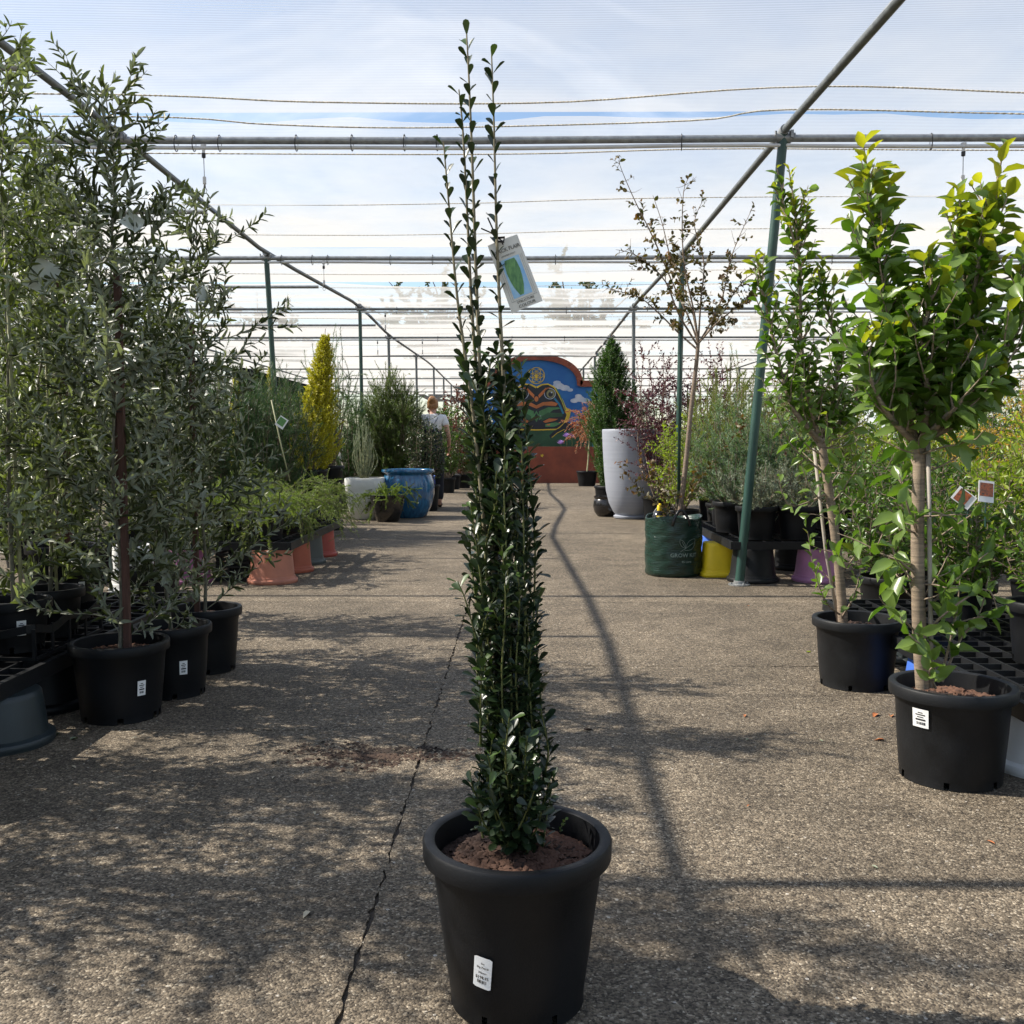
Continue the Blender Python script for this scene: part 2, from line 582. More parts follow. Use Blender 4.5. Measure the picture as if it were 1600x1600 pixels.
def leaf_batch(name, lv, tmpl, mat, parent, seed=1, kind="stuff", wr=0.5):
    """lv: dict pos,dir,nrm,L,(W),(tip) arrays in world space"""
    V, F = tmpl
    pos, d, nr, L = lv['pos'], norm(lv['dir']), lv['nrm'], lv['L']
    if len(pos) == 0:
        return None
    s = norm(np.cross(nr, d))
    nr = np.cross(d, s)
    Wd = lv.get('W', L * wr)
    off = Vector(parent.location) if parent is not None else Vector((0, 0, 0))
    k = len(V)
    vv = (pos[:, None, :] + d[:, None, :] * (V[None, :, 0:1] * L[:, None, None]) + s[:, None, :] * (V[None, :, 1:2] * Wd[:, None, None])
          + nr[:, None, :] * (V[None, :, 2:3] * L[:, None, None]))
    vv = vv.reshape(-1, 3) - np.array(off)
    ff = (F[None] + (np.arange(len(pos)) * k)[:, None, None]).reshape(-1, 3)
    r = rng(seed)
    var = np.repeat(r.random(len(pos)), k)
    tip = np.repeat(lv.get('tip', np.zeros(len(pos))), k)
    me = raw_mesh(name, vv, ff, mat, {'var': var, 'tip': tip})
    return link(name, me, parent, kind=kind)


_leafmesh = {}


def leaf_objects(lv, idx, tmpl, key, mat, parent, wr=0.5, name="leaf"):
    """one object for each picked leaf; meshes shared by tip shade"""
    V, F = tmpl
    for i in idx:
        tip = float(np.round(lv['tip'][i] * 4) / 4) if 'tip' in lv else 0.0
        kk = (key, tip, int(i) % 3)
        if kk not in _leafmesh:
            v = V.copy()
            v[:, 2] = v[:, 2] * (1.0, 1.6, 0.4)[kk[2]] + (0.0, 0.05, -0.03)[kk[2]] * v[:, 0] * V[:, 1]
            v[:, 1] *= wr
            _leafmesh[kk] = raw_mesh(name, v, F, mat, {'var': np.zeros(len(v)), 'tip': np.full(len(v), tip)})
        d = Vector(lv['dir'][i]).normalized()
        nn = Vector(lv['nrm'][i])
        s = nn.cross(d).normalized()
        nn = d.cross(s)
        L = float(lv['L'][i])
        p = Vector(lv['pos'][i]) - parent.location
        o = bpy.data.objects.new(name, _leafmesh[kk])
        o.parent = parent
        m = Matrix(((d.x, s.x, nn.x, p.x), (d.y, s.y, nn.y, p.y), (d.z, s.z, nn.z, p.z), (0, 0, 0, 1)))
        o.matrix_local = m @ Matrix.Diagonal((L, L, L, 1))
        COL.objects.link(o)


def take(lv, idx):
    return {k: a[idx] for k, a in lv.items()}


def cat_lv(lst):
    ks = lst[0].keys()
    return {k: np.concatenate([x[k] for x in lst]) for k in ks}


def split_leaves(lv, score, tmpl, key, mat, parent, wr, n=300, seed=1):
    order = np.argsort(score)
    leaf_objects(lv, order[:n], tmpl, key, mat, parent, wr)
    return leaf_batch("foliage", take(lv, order[n:]), tmpl, mat, parent, seed, "stuff", wr)


def on_path(path, spacing, L, ang, r, a=0.0, b=1.0, jit=0.25, phyl=2.4, pairs=False, up=0.0, tipf=None, Lj=0.3, taper=0.25):
    p = np.asarray(path, float)
    seg = np.linalg.norm(np.diff(p, axis=0), axis=1)
    cum = np.concatenate([[0], np.cumsum(seg)])
    tot = cum[-1]
    n = max(1, int(tot * (b - a) / spacing))
    s = tot * (a + (b - a) * (np.arange(n) + r.random(n) * 0.5) / n)
    if pairs:
        s = np.repeat(s, 2)
        n *= 2
    pos = np.stack([np.interp(s, cum, p[:, i]) for i in range(3)], 1)
    s2 = np.minimum(s + 0.01, tot)
    s1 = np.maximum(s2 - 0.02, 0)
    t = norm(np.stack([np.interp(s2, cum, p[:, i]) - np.interp(s1, cum, p[:, i]) for i in range(3)], 1))
    ref = np.where(np.abs(t[:, 2:3]) < 0.9, np.array([[0, 0, 1.0]]), np.array([[1.0, 0, 0]]))
    u = norm(np.cross(t, ref))
    w = np.cross(t, u)
    if pairs:
        ph = np.repeat(np.arange(n // 2) * (math.pi / 2) + r.random() * 6, 2) + np.tile([0, math.pi], n // 2)
    else:
        ph = np.arange(n) * phyl + r.random() * 6
    ph = ph + r.normal(0, jit, n)
    rad = u * np.cos(ph)[:, None] + w * np.sin(ph)[:, None]
    an = ang + r.normal(0, jit * 0.6, n)
    d = t * np.cos(an)[:, None] + rad * np.sin(an)[:, None]
    d = norm(d + np.array([0, 0, up]))
    nr = t * np.sin(an)[:, None] - rad * np.cos(an)[:, None] + r.normal(0, jit * 0.7, (n, 3))
    f = s / tot
    LL = L * (1 + r.normal(0, Lj * 0.6, n)).clip(0.45, 1.5) * (1 - taper * f)
    tip = np.zeros(n) if tipf is None else np.clip((f - tipf) / (1 - tipf + 1e-6), 0, 1) * (0.5 + 0.5 * r.random(n))
    return {'pos': pos, 'dir': d, 'nrm': nr, 'L': LL, 'tip': tip}


def smooth_path(pts, n=14):
    p = np.asarray([tuple(x) for x in pts], float)
    k = len(p)
    t = np.linspace(0, k - 1, n)
    out = np.zeros((n, 3))
    for i, tt in enumerate(t):
        j = min(int(tt), k - 2)
        f = tt - j
        p0, p1, p2, p3 = p[max(j - 1, 0)], p[j], p[j + 1], p[min(j + 2, k - 1)]
        out[i] = 0.5 * ((2 * p1) + (-p0 + p2) * f + (2 * p0 - 5 * p1 + 4 * p2 - p3) * f * f + (-p0 + 3 * p1 - 3 * p2 + p3) * f ** 3)
    return out


def grow(start, direc, length, r, n=6, wig=0.08, lift=0.0, droop=0.0):
    p = np.array(start, float)
    d = norm(np.array(direc, float))
    out = [p.copy()]
    st = length / n
    for i in range(n):
        d = norm(d + r.normal(0, wig, 3) + np.array([0, 0, lift - droop * (i / n)]))
        p = p + d * st
        out.append(p.copy())
    return np.array(out)


# ------------------------------------------------------------------ pots
def pot_profile(h, rt, rb):
    return [(rb * 0.97, 0.0), (rb, 0.002), (rb, 0.024), (rb * 1.012, 0.03), (rb + (rt - rb) * 0.5, h * 0.5), (rt - 0.006, h * 0.80), (rt - 0.004, h * 0.81), (rt - 0.001, h - 0.032)]


_chip = (np.array([(-.5, -.5, 0), (.5, -.4, 0), (.45, .5, 0), (-.5, .4, 0), (0, 0, .35)], float), np.array([[0, 1, 4], [1, 2, 4], [2, 3, 4], [3, 0, 4]]))


def scatter_chips(name, parent, cx, cy, rad, zf, n, size, mat, seed, kind="stuff", ry=None, pw=0.5):
    r = rng(seed)
    a = r.random(n) * 6.283
    q = r.random(n) ** pw
    if pw > 0.5:
        q = q * (1 + 0.35 * np.sin(3 * a + 1) + 0.2 * np.sin(7 * a))
    x = cx + np.cos(a) * q * rad
    y = cy + np.sin(a) * q * (ry or rad)
    z = np.array([zf(xx, yy) for xx, yy in zip(x, y)])
    d = norm(np.stack([r.normal(0, 1, n), r.normal(0, 1, n), r.normal(0, .25, n)], 1))
    nr = norm(np.stack([r.normal(0, .35, n), r.normal(0, .35, n), np.ones(n)], 1))
    L = size * (0.5 + r.random(n) * 1.1)
    return leaf_batch(name, {'pos': np.stack([x, y, z], 1), 'dir': d, 'nrm': nr, 'L': L, 'W': L * (0.35 + 0.5 * r.random(n))}, _chip, mat, parent, seed, kind)


def pot_parts(root, x, y, z, h, rt, rb, mat, n=40, soil=True, chips=120, notch=True, seed=1, chipsize=0.016, soil_drop=0.045, rimw=0.011):
    """body, rim and soil as parts of root"""
    m = MB()
    step = max(6, n // 6)
    m.lathe(pot_profile(h, rt, rb), n, (x, y, z), skip=(lambda i, j: notch and i < 2 and j % step < 1))
    # raised floor
    m.lathe([(rb * 0.96, 0.018), (0.001, 0.018)], n, (x, y, z))
    body = m.build("pot", mat, root, True, angle=R_(40))
    m = MB()
    ro = rt + rimw
    zi = h - soil_drop - 0.02
    m.lathe([(rt - 0.001, h - 0.034), (ro - 0.001, h - 0.036), (ro, h - 0.033), (ro + 0.001, h - 0.006), (ro - 0.002, h - 0.001), (ro - 0.006, h), (rt - 0.004, h), (rt - 0.008, h - 0.003), (rt - 0.010, h - 0.02), (rt - 0.013, zi)], n, (x, y, z))
    m.build("rim", mat, root, True, angle=R_(40))
    if soil:
        rs = rng(seed + 50)
        m = MB()
        prof = [(0.0005, h - soil_drop + 0.012), (rt * .3, h - soil_drop + 0.01), (rt * .6, h - soil_drop + 0.003), (rt * .85, h - soil_drop - 0.004), (rt - 0.012, h - soil_drop - 0.007)]
        m.lathe(prof, 24, (x, y, z))
        m.v = [(a, b, c + rs.normal(0, 0.0022)) for a, b, c in m.v]
        m.build("soil", M_SOIL, root, True)
        if chips:
            scatter_chips("bark_chips", root, x, y, rt - 0.022, lambda xx, yy: z + h - soil_drop + 0.0015 + float(np.interp(math.hypot(xx - x, yy - y) / rt, [0, .3, .6, .85, 1], [.012, .01, .003, -.004, -.007])), chips, chipsize, M_CHIP, seed + 3)
    return body


def sticker(root, cx, cy, z0, r, ang, w, hgt, name="price_label", mat=None, rad_slope=0.0, lines=True):
    """a small paper label wrapped on the pot wall, centred on angle ang"""
    m = MB()
    k = 6
    vs = []
    for i in range(k + 1):
        a = ang + (i / k - 0.5) * w / r
        for zz in (0, 1):
            rr = r + rad_slope * zz * hgt + 0.0016
            vs.append((cx + rr * math.cos(a), cy + rr * math.sin(a), z0 + zz * hgt))
    m.add(vs, [(2 * i, 2 * i + 2, 2 * i + 3, 2 * i + 1) for i in range(k)])
    lab = m.build(name, mat or M_LABEL, root, True)
    if lines:
        m = MB()

        def bar(u0, u1, v0, v1):
            vs = []
            for i in range(3):
                a = ang + (u0 + (u1 - u0) * i / 2 - 0.5) * w / r
                for vv in (v0, v1):
                    rr = r + rad_slope * vv * hgt + 0.0022
                    vs.append((cx + rr * math.cos(a), cy + rr * math.sin(a), z0 + vv * hgt))
            m.add(vs, [(0, 2, 3, 1), (2, 4, 5, 3)])
        for (u0, u1, v0, v1) in ((.35, .65, .78, .83), (.2, .8, .66, .72), (.3, .7, .54, .59), (.2, .82, .38, .47)):
            bar(u0, u1, v0, v1)
        u = .25
        rr_ = random.Random(int(w * 1e5))
        while u < .76:
            wd = rr_.choice((.015, .03, .05))
            bar(u, u + wd, .15, .3)
            u += wd + rr_.choice((.015, .03))
        o = m.build("lettering", M_INK, root, False)
        o.parent = lab
    return lab


def text_tris(s, size):
    cu = bpy.data.curves.new("t", 'FONT')
    cu.body = s
    cu.size = size
    cu.align_x = 'CENTER'
    cu.resolution_u = 2
    cu.offset = size * 0.022
    ob = bpy.data.objects.new("t", cu)
    COL.objects.link(ob)
    dg = bpy.context.evaluated_depsgraph_get()
    me = bpy.data.meshes.new_from_object(ob.evaluated_get(dg))
    V = [v.co.copy() for v in me.vertices]
    F = [tuple(p.vertices) for p in me.polygons]
    bpy.data.objects.remove(ob)
    bpy.data.curves.remove(cu)
    bpy.data.meshes.remove(me)
    return V, F


def upturned(loc, h, rt, rb, mat, label, group=None, n=36, sq=None, name="upturned_pot"):
    """an empty pot standing on its mouth"""
    root = thing(name, loc, label, "pot", group)
    x, y, z = loc
    m = MB()
    prof = [(rt + 0.004, 0.0), (rt + 0.012, 0.001), (rt + 0.012, 0.03), (rt + 0.002, 0.034), (rt - 0.002, h * 0.2), (rt - 0.006, h * 0.205), (rb + 0.003, h - 0.02), (rb, h - 0.006), (rb - 0.006, h), (0.001, h)]
    m.lathe(prof, n, (x, y, z), power=sq)
    m.build("pot", mat, root, True, angle=R_(35))
    m = MB()
    m.lathe([(rt + 0.0125, 0.004), (rt + 0.016, 0.008), (rt + 0.016, 0.026), (rt + 0.0125, 0.03)], n, (x, y, z), power=sq)
    m.build("rim", mat, root, True)
    return root


_barmesh = {}


def grid_bench(x0, x1, y0, y1, z, label, step=0.1, name="grid_bench"):
    root = thing(name, ((x0 + x1) / 2, (y0 + y1) / 2, z - 0.06), label, "bench")
    r = root.location

    def bar(cx, cy, cz, sx, sy, sz, nm):
        k = (round(sx, 3), round(sy, 3), round(sz, 3))
        if k not in _barmesh:
            m = MB()
            m.box((0, 0, 0), k)
            me = bpy.data.meshes.new(nm)
            me.from_pydata(m.v, [], m.f)
            me.materials.append(M_BLACK2)
            _barmesh[k] = me
        o = link(nm, _barmesh[k], root, (cx - r.x, cy - r.y, cz - r.z))
        return o
    W_, D_ = x1 - x0, y1 - y0
    for xx in (x0, x1):
        bar(xx, (y0 + y1) / 2, z - 0.0275, 0.022, D_ + 0.02, 0.055, "edge_beam")
    for yy in (y0, y1):
        bar((x0 + x1) / 2, yy, z - 0.0275, W_ - 0.024, 0.02, 0.053, "edge_beam")
    nx, ny = int(round(W_ / step)), int(round(D_ / step))
    for i in range(1, nx):
        bar(x0 + W_ * i / nx, (y0 + y1) / 2, z - 0.016, 0.010, D_ - 0.022, 0.026, "bar")
    for j in range(1, ny):
        bar((x0 + x1) / 2, y0 + D_ * j / ny, z - 0.019, W_ - 0.026, 0.010, 0.024, "bar")
    return root


# ================================================================== SETTING
gm = MB()
gm.add([(-90, -20, -0.007), (90, -20, -0.007), (90, 140, -0.007), (-90, 140, -0.007)], [(0, 1, 2, 3)])
ground = gm.build("ground", M_SAND)
ground["kind"] = "structure"

pav = thing("pavement", (0, 0, 0), "", "")
del pav["label"], pav["category"]
pav["kind"] = "structure"


def edge(a, b, amp, r, n):
    """a ragged concrete edge from a to b"""
    a, b = np.array(a), np.array(b)
    t = np.linspace(0, 1, n)
    d = b - a
    nv = np.array([-d[1], d[0]]) / (np.linalg.norm(d) + 1e-9)
    j = r.normal(0, amp, n)
    j = (j + np.roll(j, 1)) * 0.6 + r.normal(0, amp * 0.35, n)
    j[0] = j[-1] = 0
    return a + d * t[:, None] + nv * j[:, None]


def slab(x0, x1, y0, y1, seed, near):
    r = rng(seed)
    n = 240 if near else 12
    amp = 0.0036 if near else 0.002
    gx, gy = 0.0034, 0.0026
    c = [(x0 + gx, y0 + gy), (x1 - gx, y0 + gy), (x1 - gx, y1 - gy), (x0 + gx, y1 - gy)]
    pts = np.concatenate([edge(c[i], c[(i + 1) % 4], amp, r, n)[:-1] for i in range(4)])
    k = len(pts)
    m = MB()
    vs = [(p[0], p[1], 0.0) for p in pts] + [(p[0], p[1], -0.0065) for p in pts]
    m.add(vs, [tuple(range(k))] + [(i, k + i, k + (i + 1) % k, (i + 1) % k) for i in range(k)])
    m.build("slab", M_CONC, pav)


xs_ = [-24.3, -18.3, -12.3, -6.3, -0.32, 5.7, 11.7, 17.7, 23.7]
for i in range(len(xs_) - 1):
    y = -5.2 if i % 2 else -4.3
    j = 0
    if i == 3:
        ys = [-4, -0.6, 3.44, 7.6, 12, 17, 23, 30, 38, 46]
    elif i == 4:
        ys = [-4, -1.2, 4.45, 9.2, 14, 19, 24, 30, 38, 46]
    else:
        ys = [-4, 5, 14, 24, 35, 46]
    for a, b in zip(ys[:-1], ys[1:]):
        slab(xs_[i], xs_[i + 1], a, b, 900 + i * 20 + j, i in (3, 4) and b < 10)
        j += 1

# loose grit, soil spill and leaves on the paving
r = rng(5)
n = 1500
yy = 1.3 + 7.5 * r.random(n) ** 1.6
xx = (r.random(n) - 0.5) * 2 * (0.6 + 0.5 * yy)
d = norm(np.stack([r.normal(0, 1, n), r.normal(0, 1, n), 0 * r.random(n)], 1))
nr = norm(np.stack([r.normal(0, .15, n), r.normal(0, .15, n), np.ones(n)], 1))
L = 0.0035 + 0.006 * r.random(n) ** 3
g_ = leaf_batch("gravel", {'pos': np.stack([xx, yy, np.full(n, 0.0004)], 1), 'dir': d, 'nrm': nr, 'L': L, 'W': L * (0.5 + .4 * r.random(n))}, _chip, M_GRIT, None, 6)
tagit(g_, "loose pale grit scattered over the concrete aisle", "gravel")
sp = G(590, 1180)
s_ = scatter_chips("spilled_soil", None, sp.x, sp.y, 0.34, lambda a, b: 0.0004, 1100, 0.012, M_CHIPD, 12, ry=0.12, pw=0.95)
tagit(s_, "dark potting soil spilled on the concrete beside the joint", "soil")
# ------------------------------------------------------------------ shade house
ROW_Y = [-1.4, 2.7, 6.95, 11.35, 15.7, 20.0, 24.3, 28.7, 33.1, 37.5, 42.0, 46.2]
ZP = 3.08
frame = thing("shade_house_frame", (0, 6.95, 0), "galvanised pipe shade house frame on green steel posts over the aisle", "frame")


def lx(y):
    return float(np.interp(y, [-3, 2, 6.0, 11.35, 15.6, 20, 27, 40, 47], [-2.85, -2.85, -2.74, -2.86, -2.5, -2.62, -2.45, -2.6, -2.6]))


def rx(y):
    return float(np.interp(y, [-3, 2, 6.95, 11.35, 15.7, 20, 47], [1.86, 1.84, 1.80, 1.83, 1.78, 1.82, 1.85]))


def pipe(path, rad, mat, nm, n=10, parent=None):
    m = MB()
    m.tube(path, rad, n)
    return m.build(nm, mat, parent if parent is not None else frame, True, angle=R_(60))


ysamp = [y for y in np.arange(-3, 47, 1.4)]
pipe([(lx(y), y, ZP + 0.048) for y in ysamp], 0.024, M_GALVD, "long_pipe")
pipe([(rx(y), y, ZP + 0.048) for y in ysamp], 0.026, M_GALVD, "long_pipe")
for X in (-20.5, -16.0, -11.6, -7.2, 6.3, 10.8, 15.3, 19.8):
    pipe([(X, y, ZP + 0.048) for y in (-3, 22, 47)], 0.022, M_GALVD, "long_pipe", 6)
for i, y in enumerate(ROW_Y[1:]):
    near = i < 3
    pipe([(-23, y, ZP), (lx(y), y, ZP - 0.003), (-0.5, y, ZP - 0.012 if near else ZP), (rx(y), y, ZP), (23, y, ZP)], 0.025 if near else 0.022, M_GALV if near else M_GALVD, "cross_pipe", 10 if near else 6)
# extra cross pipes of the bay at the left
for y in (5.6, 9.05, 13.4, 17.8):
    pipe([(-23, y, ZP - 0.01), (lx(y), y, ZP - 0.01)], 0.021, M_GALV, "cross_pipe", 8)


def post(bx, by, tx, ty, rad, mat):
    pipe([(bx, by, 0.0), ((bx + tx) / 2, (by + ty) / 2, ZP / 2), (tx, ty, ZP + 0.03)], rad, mat, "post", 12)
    m = MB()
    m.lathe([(rad + 0.045, 0.0), (rad + 0.045, 0.008), (rad + 0.008, 0.01), (rad + 0.006, 0.03), (rad, 0.032)], 16, (bx, by, 0.0005))
    for a in (0.3, 1.9, 3.4, 5.0):
        m.lathe([(0.007, 0.008), (0.007, 0.02), (0.001, 0.021)], 6, (bx + (rad + 0.03) * math.cos(a), by + (rad + 0.03) * math.sin(a), 0.0005))
    m.build("base_plate", M_GALV, frame, False)


b = G(1155, 914)
post(b.x, b.y, rx(6.95), 6.95, 0.033, M_POST)
post(-2.72, 11.35, lx(11.35), 11.35, 0.03, M_POST)
post(1.8, 11.35, rx(11.35), 11.35, 0.03, M_POST)
for y in ROW_Y[4:-1]:
    post(lx(y) + 0.03, y, lx(y), y, 0.028, M_POST if y < 17 else M_GALVD)
    post(rx(y) + 0.02, y, rx(y), y, 0.028, M_GALVD)
for X in (-16.0, -7.2, 6.3, 15.3):
    for y in ROW_Y[3:-1:2]:
        post(X, y, X, y, 0.026, M_POST if y < 17 else M_GALVD)
# clamps where pipes cross
for y in ROW_Y[1:7]:
    for X in (lx(y), rx(y)):
        m = MB()
        m.tube([(X - 0.05, y, ZP), (X + 0.05, y, ZP)], 0.033, 10)
        m.tube([(X, y - 0.045, ZP + 0.05), (X, y + 0.045, ZP + 0.05)], 0.034, 10)
        m.box((X + 0.048, y - 0.02, ZP + 0.02), (0.02, 0.05, 0.05))
        m.lathe([(0.008, 0), (0.008, 0.03), (0.001, 0.031)], 6, (X + 0.07, y - 0.02, ZP + 0.0))
        m.lathe([(0.008, 0), (0.008, 0.03), (0.001, 0.031)], 6, (X - 0.06, y - 0.03, ZP + 0.01))
        m.build("clamp", M_GALV, frame, True, angle=R_(40))


# irrigation lines under the cross pipes
def irrigation(y, x0, x1, sprinks, ties, label, lead=1.0):
    root = thing("irrigation_line", ((x0 + x1) / 2, y, ZP - 0.05), label, "irrigation pipe", "white watering pipes tied under the roof pipes")
    m = MB()
    xs = np.linspace(x0, x1, 24)
    rr = rng(int(y * 10))
    m.tube([(x, y - 0.012, ZP - 0.048 - 0.008 * math.sin((x - x0) * 1.3) ** 2 - 0.012 * lead * (0.5 - 0.5 * math.cos((x + 2.9) * 1.35))) for x in xs], 0.0135, 8)
    m.build("water_pipe", M_PVC, root, True)
    for x in ties:
        m = MB()
        a = np.linspace(0, 2 * math.pi, 15)
        m.tube([(x + 0.004 * math.sin(t), y + 0.032 * math.sin(t), ZP - 0.024 + 0.055 * math.cos(t)) for t in a], 0.0035, 5, False)
        m.build("cable_tie", M_TIE, root, True)
    for x in sprinks:
        z = ZP - 0.065
        sp_ = MB()
        sp_.lathe([(0.0195, 0), (0.0195, -0.03)], 10, (x, y - 0.012, z + 0.028))
        sp_.lathe([(0.011, 0), (0.011, -0.03), (0.004, -0.032), (0.003, -0.035)], 8, (x, y - 0.012, z))
        o = sp_.build("sprinkler", M_PVC, root, True, angle=R_(40))

        def sub(nm, mat, fn):
            q = MB()
            fn(q)
            oo = q.build(nm, mat, root, True, angle=R_(40))
            oo.parent = o
        sub("coupling", M_TIE, lambda q: q.lathe([(0.004, 0.0), (0.014, -0.002), (0.014, -0.03), (0.006, -0.034)], 10, (x, y - 0.012, z - 0.028)))
        sub("drop_tube", M_GALV, lambda q: q.tube([(x, y - 0.012, z - 0.06), (x + 0.002, y - 0.012, z - 0.19)], 0.0028, 6))
        sub("weight", M_PVC, lambda q: q.lathe([(0.004, 0), (0.0125, -0.004), (0.0125, -0.05), (0.005, -0.056)], 10, (x + 0.002, y - 0.012, z - 0.185)))

        def head(q):
            q.lathe([(0.004, 0), (0.008, -0.005), (0.008, -0.02), (0.003, -0.024)], 8, (x + 0.002, y - 0.012, z - 0.24))
            for s in (-1, 1):
                q.tube([(x + 0.002 + s * 0.006, y - 0.012, z - 0.262), (x + 0.002 + s * 0.016, y - 0.012, z - 0.278), (x + 0.002 + s * 0.01, y - 0.012, z - 0.296), (x + 0.002, y - 0.012, z - 0.3)], 0.0026, 5)
        sub("spray_head", M_TIE, head)
    return root


irrigation(6.95, -6.0, 6.5, [P(319, 240, 6.95).x, P(1504, 240, 6.95).x], [P(p_, 222, 6.95).x for p_ in (275, 303, 343, 463, 550, 632, 683, 1065, 1455)], "white watering pipe tied with black ties below the roof pipe at the leaning green post")
irrigation(11.35, -7.0, 8, [P(506, 410, 11.35).x, P(1209, 415, 11.35).x], [P(p_, 402, 11.35).x for p_ in (440, 488, 512, 610, 676, 868, 1140, 1300)], "white watering pipe on the roof pipe behind the bare branched tree", 0.4)
irrigation(15.7, -7.5, 9, [P(602, 482, 15.7).x, P(1120, 482, 15.7).x], [P(p_, 482, 15.7).x for p_ in (620, 740, 885, 1180)], "white watering pipe on the third roof pipe along the aisle", 0.3)
irrigation(20.0, -8, 10, [P(660, 530, 20).x, P(590, 530, 20).x], [P(p_, 526, 20).x for p_ in (684, 800, 882, 1100)], "white watering pipe on the roof pipe in front of the frog mural", 0.3)


# ropes
def rope(pts, label, rad=0.0045, k=40):
    p = smooth_path(pts, k)
    m = MB()
    # two laid strands
    seg = np.linalg.norm(np.diff(p, axis=0), axis=1).sum()
    nn = min(900, int(seg / 0.02))
    t = np.linspace(0, 1, nn)
    src = np.linspace(0, 1, k)
    q = np.stack([np.interp(t, src, p[:, i]) for i in range(3)], 1)
    for ph in (0, math.pi):
        a = t * seg / 0.075 * 2 * math.pi + ph
        m.tube(q + np.stack([0 * a, np.cos(a) * rad * .75, np.sin(a) * rad * .75], 1), rad * .8, 4, False)
    o = m.build("rope", M_ROPE, None, True)
    tagit(o, label, "rope")
    return o


zc = ZP + 0.09
rope([(-7, 6.25, zc), (lx(6) , 6.3, ZP + 0.085), (-1.3, 6.38, zc - 0.03), (0.2, 6.4, zc - 0.03), (rx(6.2), 6.2, ZP + 0.085), (4, 6.3, zc - 0.03), (8, 6.2, zc)], "rope strung under the cloth nearest the lacing slit", 0.0042)
rope([(-7, 6.75, zc), (lx(6.7), 6.72, ZP + 0.085), (-1.7, 6.8, zc - 0.035), (-0.9, 6.83, zc - 0.05), (0, 6.85, zc - 0.035), (1.2, 6.75, zc - 0.03), (rx(6.7), 6.62, ZP + 0.085), (4, 6.7, zc - 0.02), (8, 6.7, zc)], "rope laced along the slit between two cloth sheets", 0.0042)
rope([(-7, 7.45, zc), (-2.0, 7.5, zc - 0.03), (0, 7.5, zc - 0.035), (1.5, 7.4, zc - 0.03), (4, 7.45, zc - 0.03), (8, 7.4, zc)], "rope seen just below the white watering pipe by the leaning post", 0.004)
for y, nm in ((4.3, "rope under the cloth above the potted holly"), (8.9, "thin rope across the bay above the bare branched tree"), (10.2, "thin rope crossing the sheet before the second roof pipe"), (12.6, "rope crossing above the grey pot"), (13.7, "rope along the second lacing slit"), (17.2, "rope across the bay past the blue glazed pot"), (18.6, "rope across the bay above the person"), (22.0, "rope crossing above the frog mural")):
    rope([(-8, y, zc - 0.01), (-2.6, y + 0.1, zc - 0.05), (-0.6, y + 0.05, zc - 0.055), (1.8, y - 0.1, zc - 0.04), (8, y, zc - 0.01)], nm, 0.003)


# cloth sheets, one for each bay, laced along the pipes
def cloth_sheet(y0, y1, seed, label, x0=-24, x1=24, gap0=0.1, gap1=0.0, wide=None, far=False):
    nx, ny = 150, (34 if not far else 60)
    r = rng(seed)
    u = np.linspace(0, 1, ny)
    X = np.linspace(x0, x1, nx)
    ties = np.sort(np.concatenate([np.arange(x0, x1, 1.75) + r.normal(0, 0.2, len(np.arange(x0, x1, 1.75))), [lx(y0), rx(y0)]]))
    # scallop of the laced edge
    idx = np.clip(np.searchsorted(ties, X) - 1, 0, len(ties) - 2)
    w_ = ties[idx + 1] - ties[idx]
    f = (X - ties[idx]) / (w_ + 1e-6)
    amp = r.random(len(ties))[idx]
    sc = 4 * f * (1 - f) * np.clip(w_, 0.2, 2) / 1.75 * (0.25 + 0.75 * amp)
    Y0 = y0 + gap0 * sc
    if wide is not None:
        Y0 = Y0 + wide[2] * np.exp(-(((X - wide[0]) / wide[1]) ** 4))
    Y1 = y1 + 0 * X - gap1 * sc
    YY = Y0[None] + (Y1 - Y0)[None] * u[:, None]
    XX = np.broadcast_to(X, YY.shape)
    ph = r.random(6) * 6.28
    Z = ZP + 0.105 + 0.02 * np.sin(XX * 0.9 + ph[0]) * np.sin(u * math.pi)[:, None]
    bel = np.sin(u * math.pi)[:, None]
    Z = Z - 0.05 * bel
    if far:
        # slack cloth hanging in long creases across the house
        for k_, (fr, am) in enumerate(((7, .028), (13, .018), (23, .012))):
            Z = Z + am * np.sin(fr * u[:, None] * 3.1 + 0.35 * np.sin(XX * 0.5 + ph[k_]) * 3 + ph[k_ + 2]) * np.sqrt(bel)
    else:
        Z = Z + 0.006 * np.sin(15 * u[:, None] + XX * 0.6 + ph[3]) * bel
    V = np.stack([XX, YY, Z], 2).reshape(-1, 3)
    i, j = np.meshgrid(np.arange(ny - 1), np.arange(nx - 1), indexing='ij')
    a = (i * nx + j).ravel()
    tri = np.concatenate([np.stack([a, a + 1, a + nx + 1], 1), np.stack([a, a + nx + 1, a + nx], 1)])
    me = raw_mesh("shade_cloth", V, tri, M_CLOTH)
    o = link("shade_cloth", me)
    tagit(o, label, "shade cloth", "white shade cloth sheets of the roof")
    return o


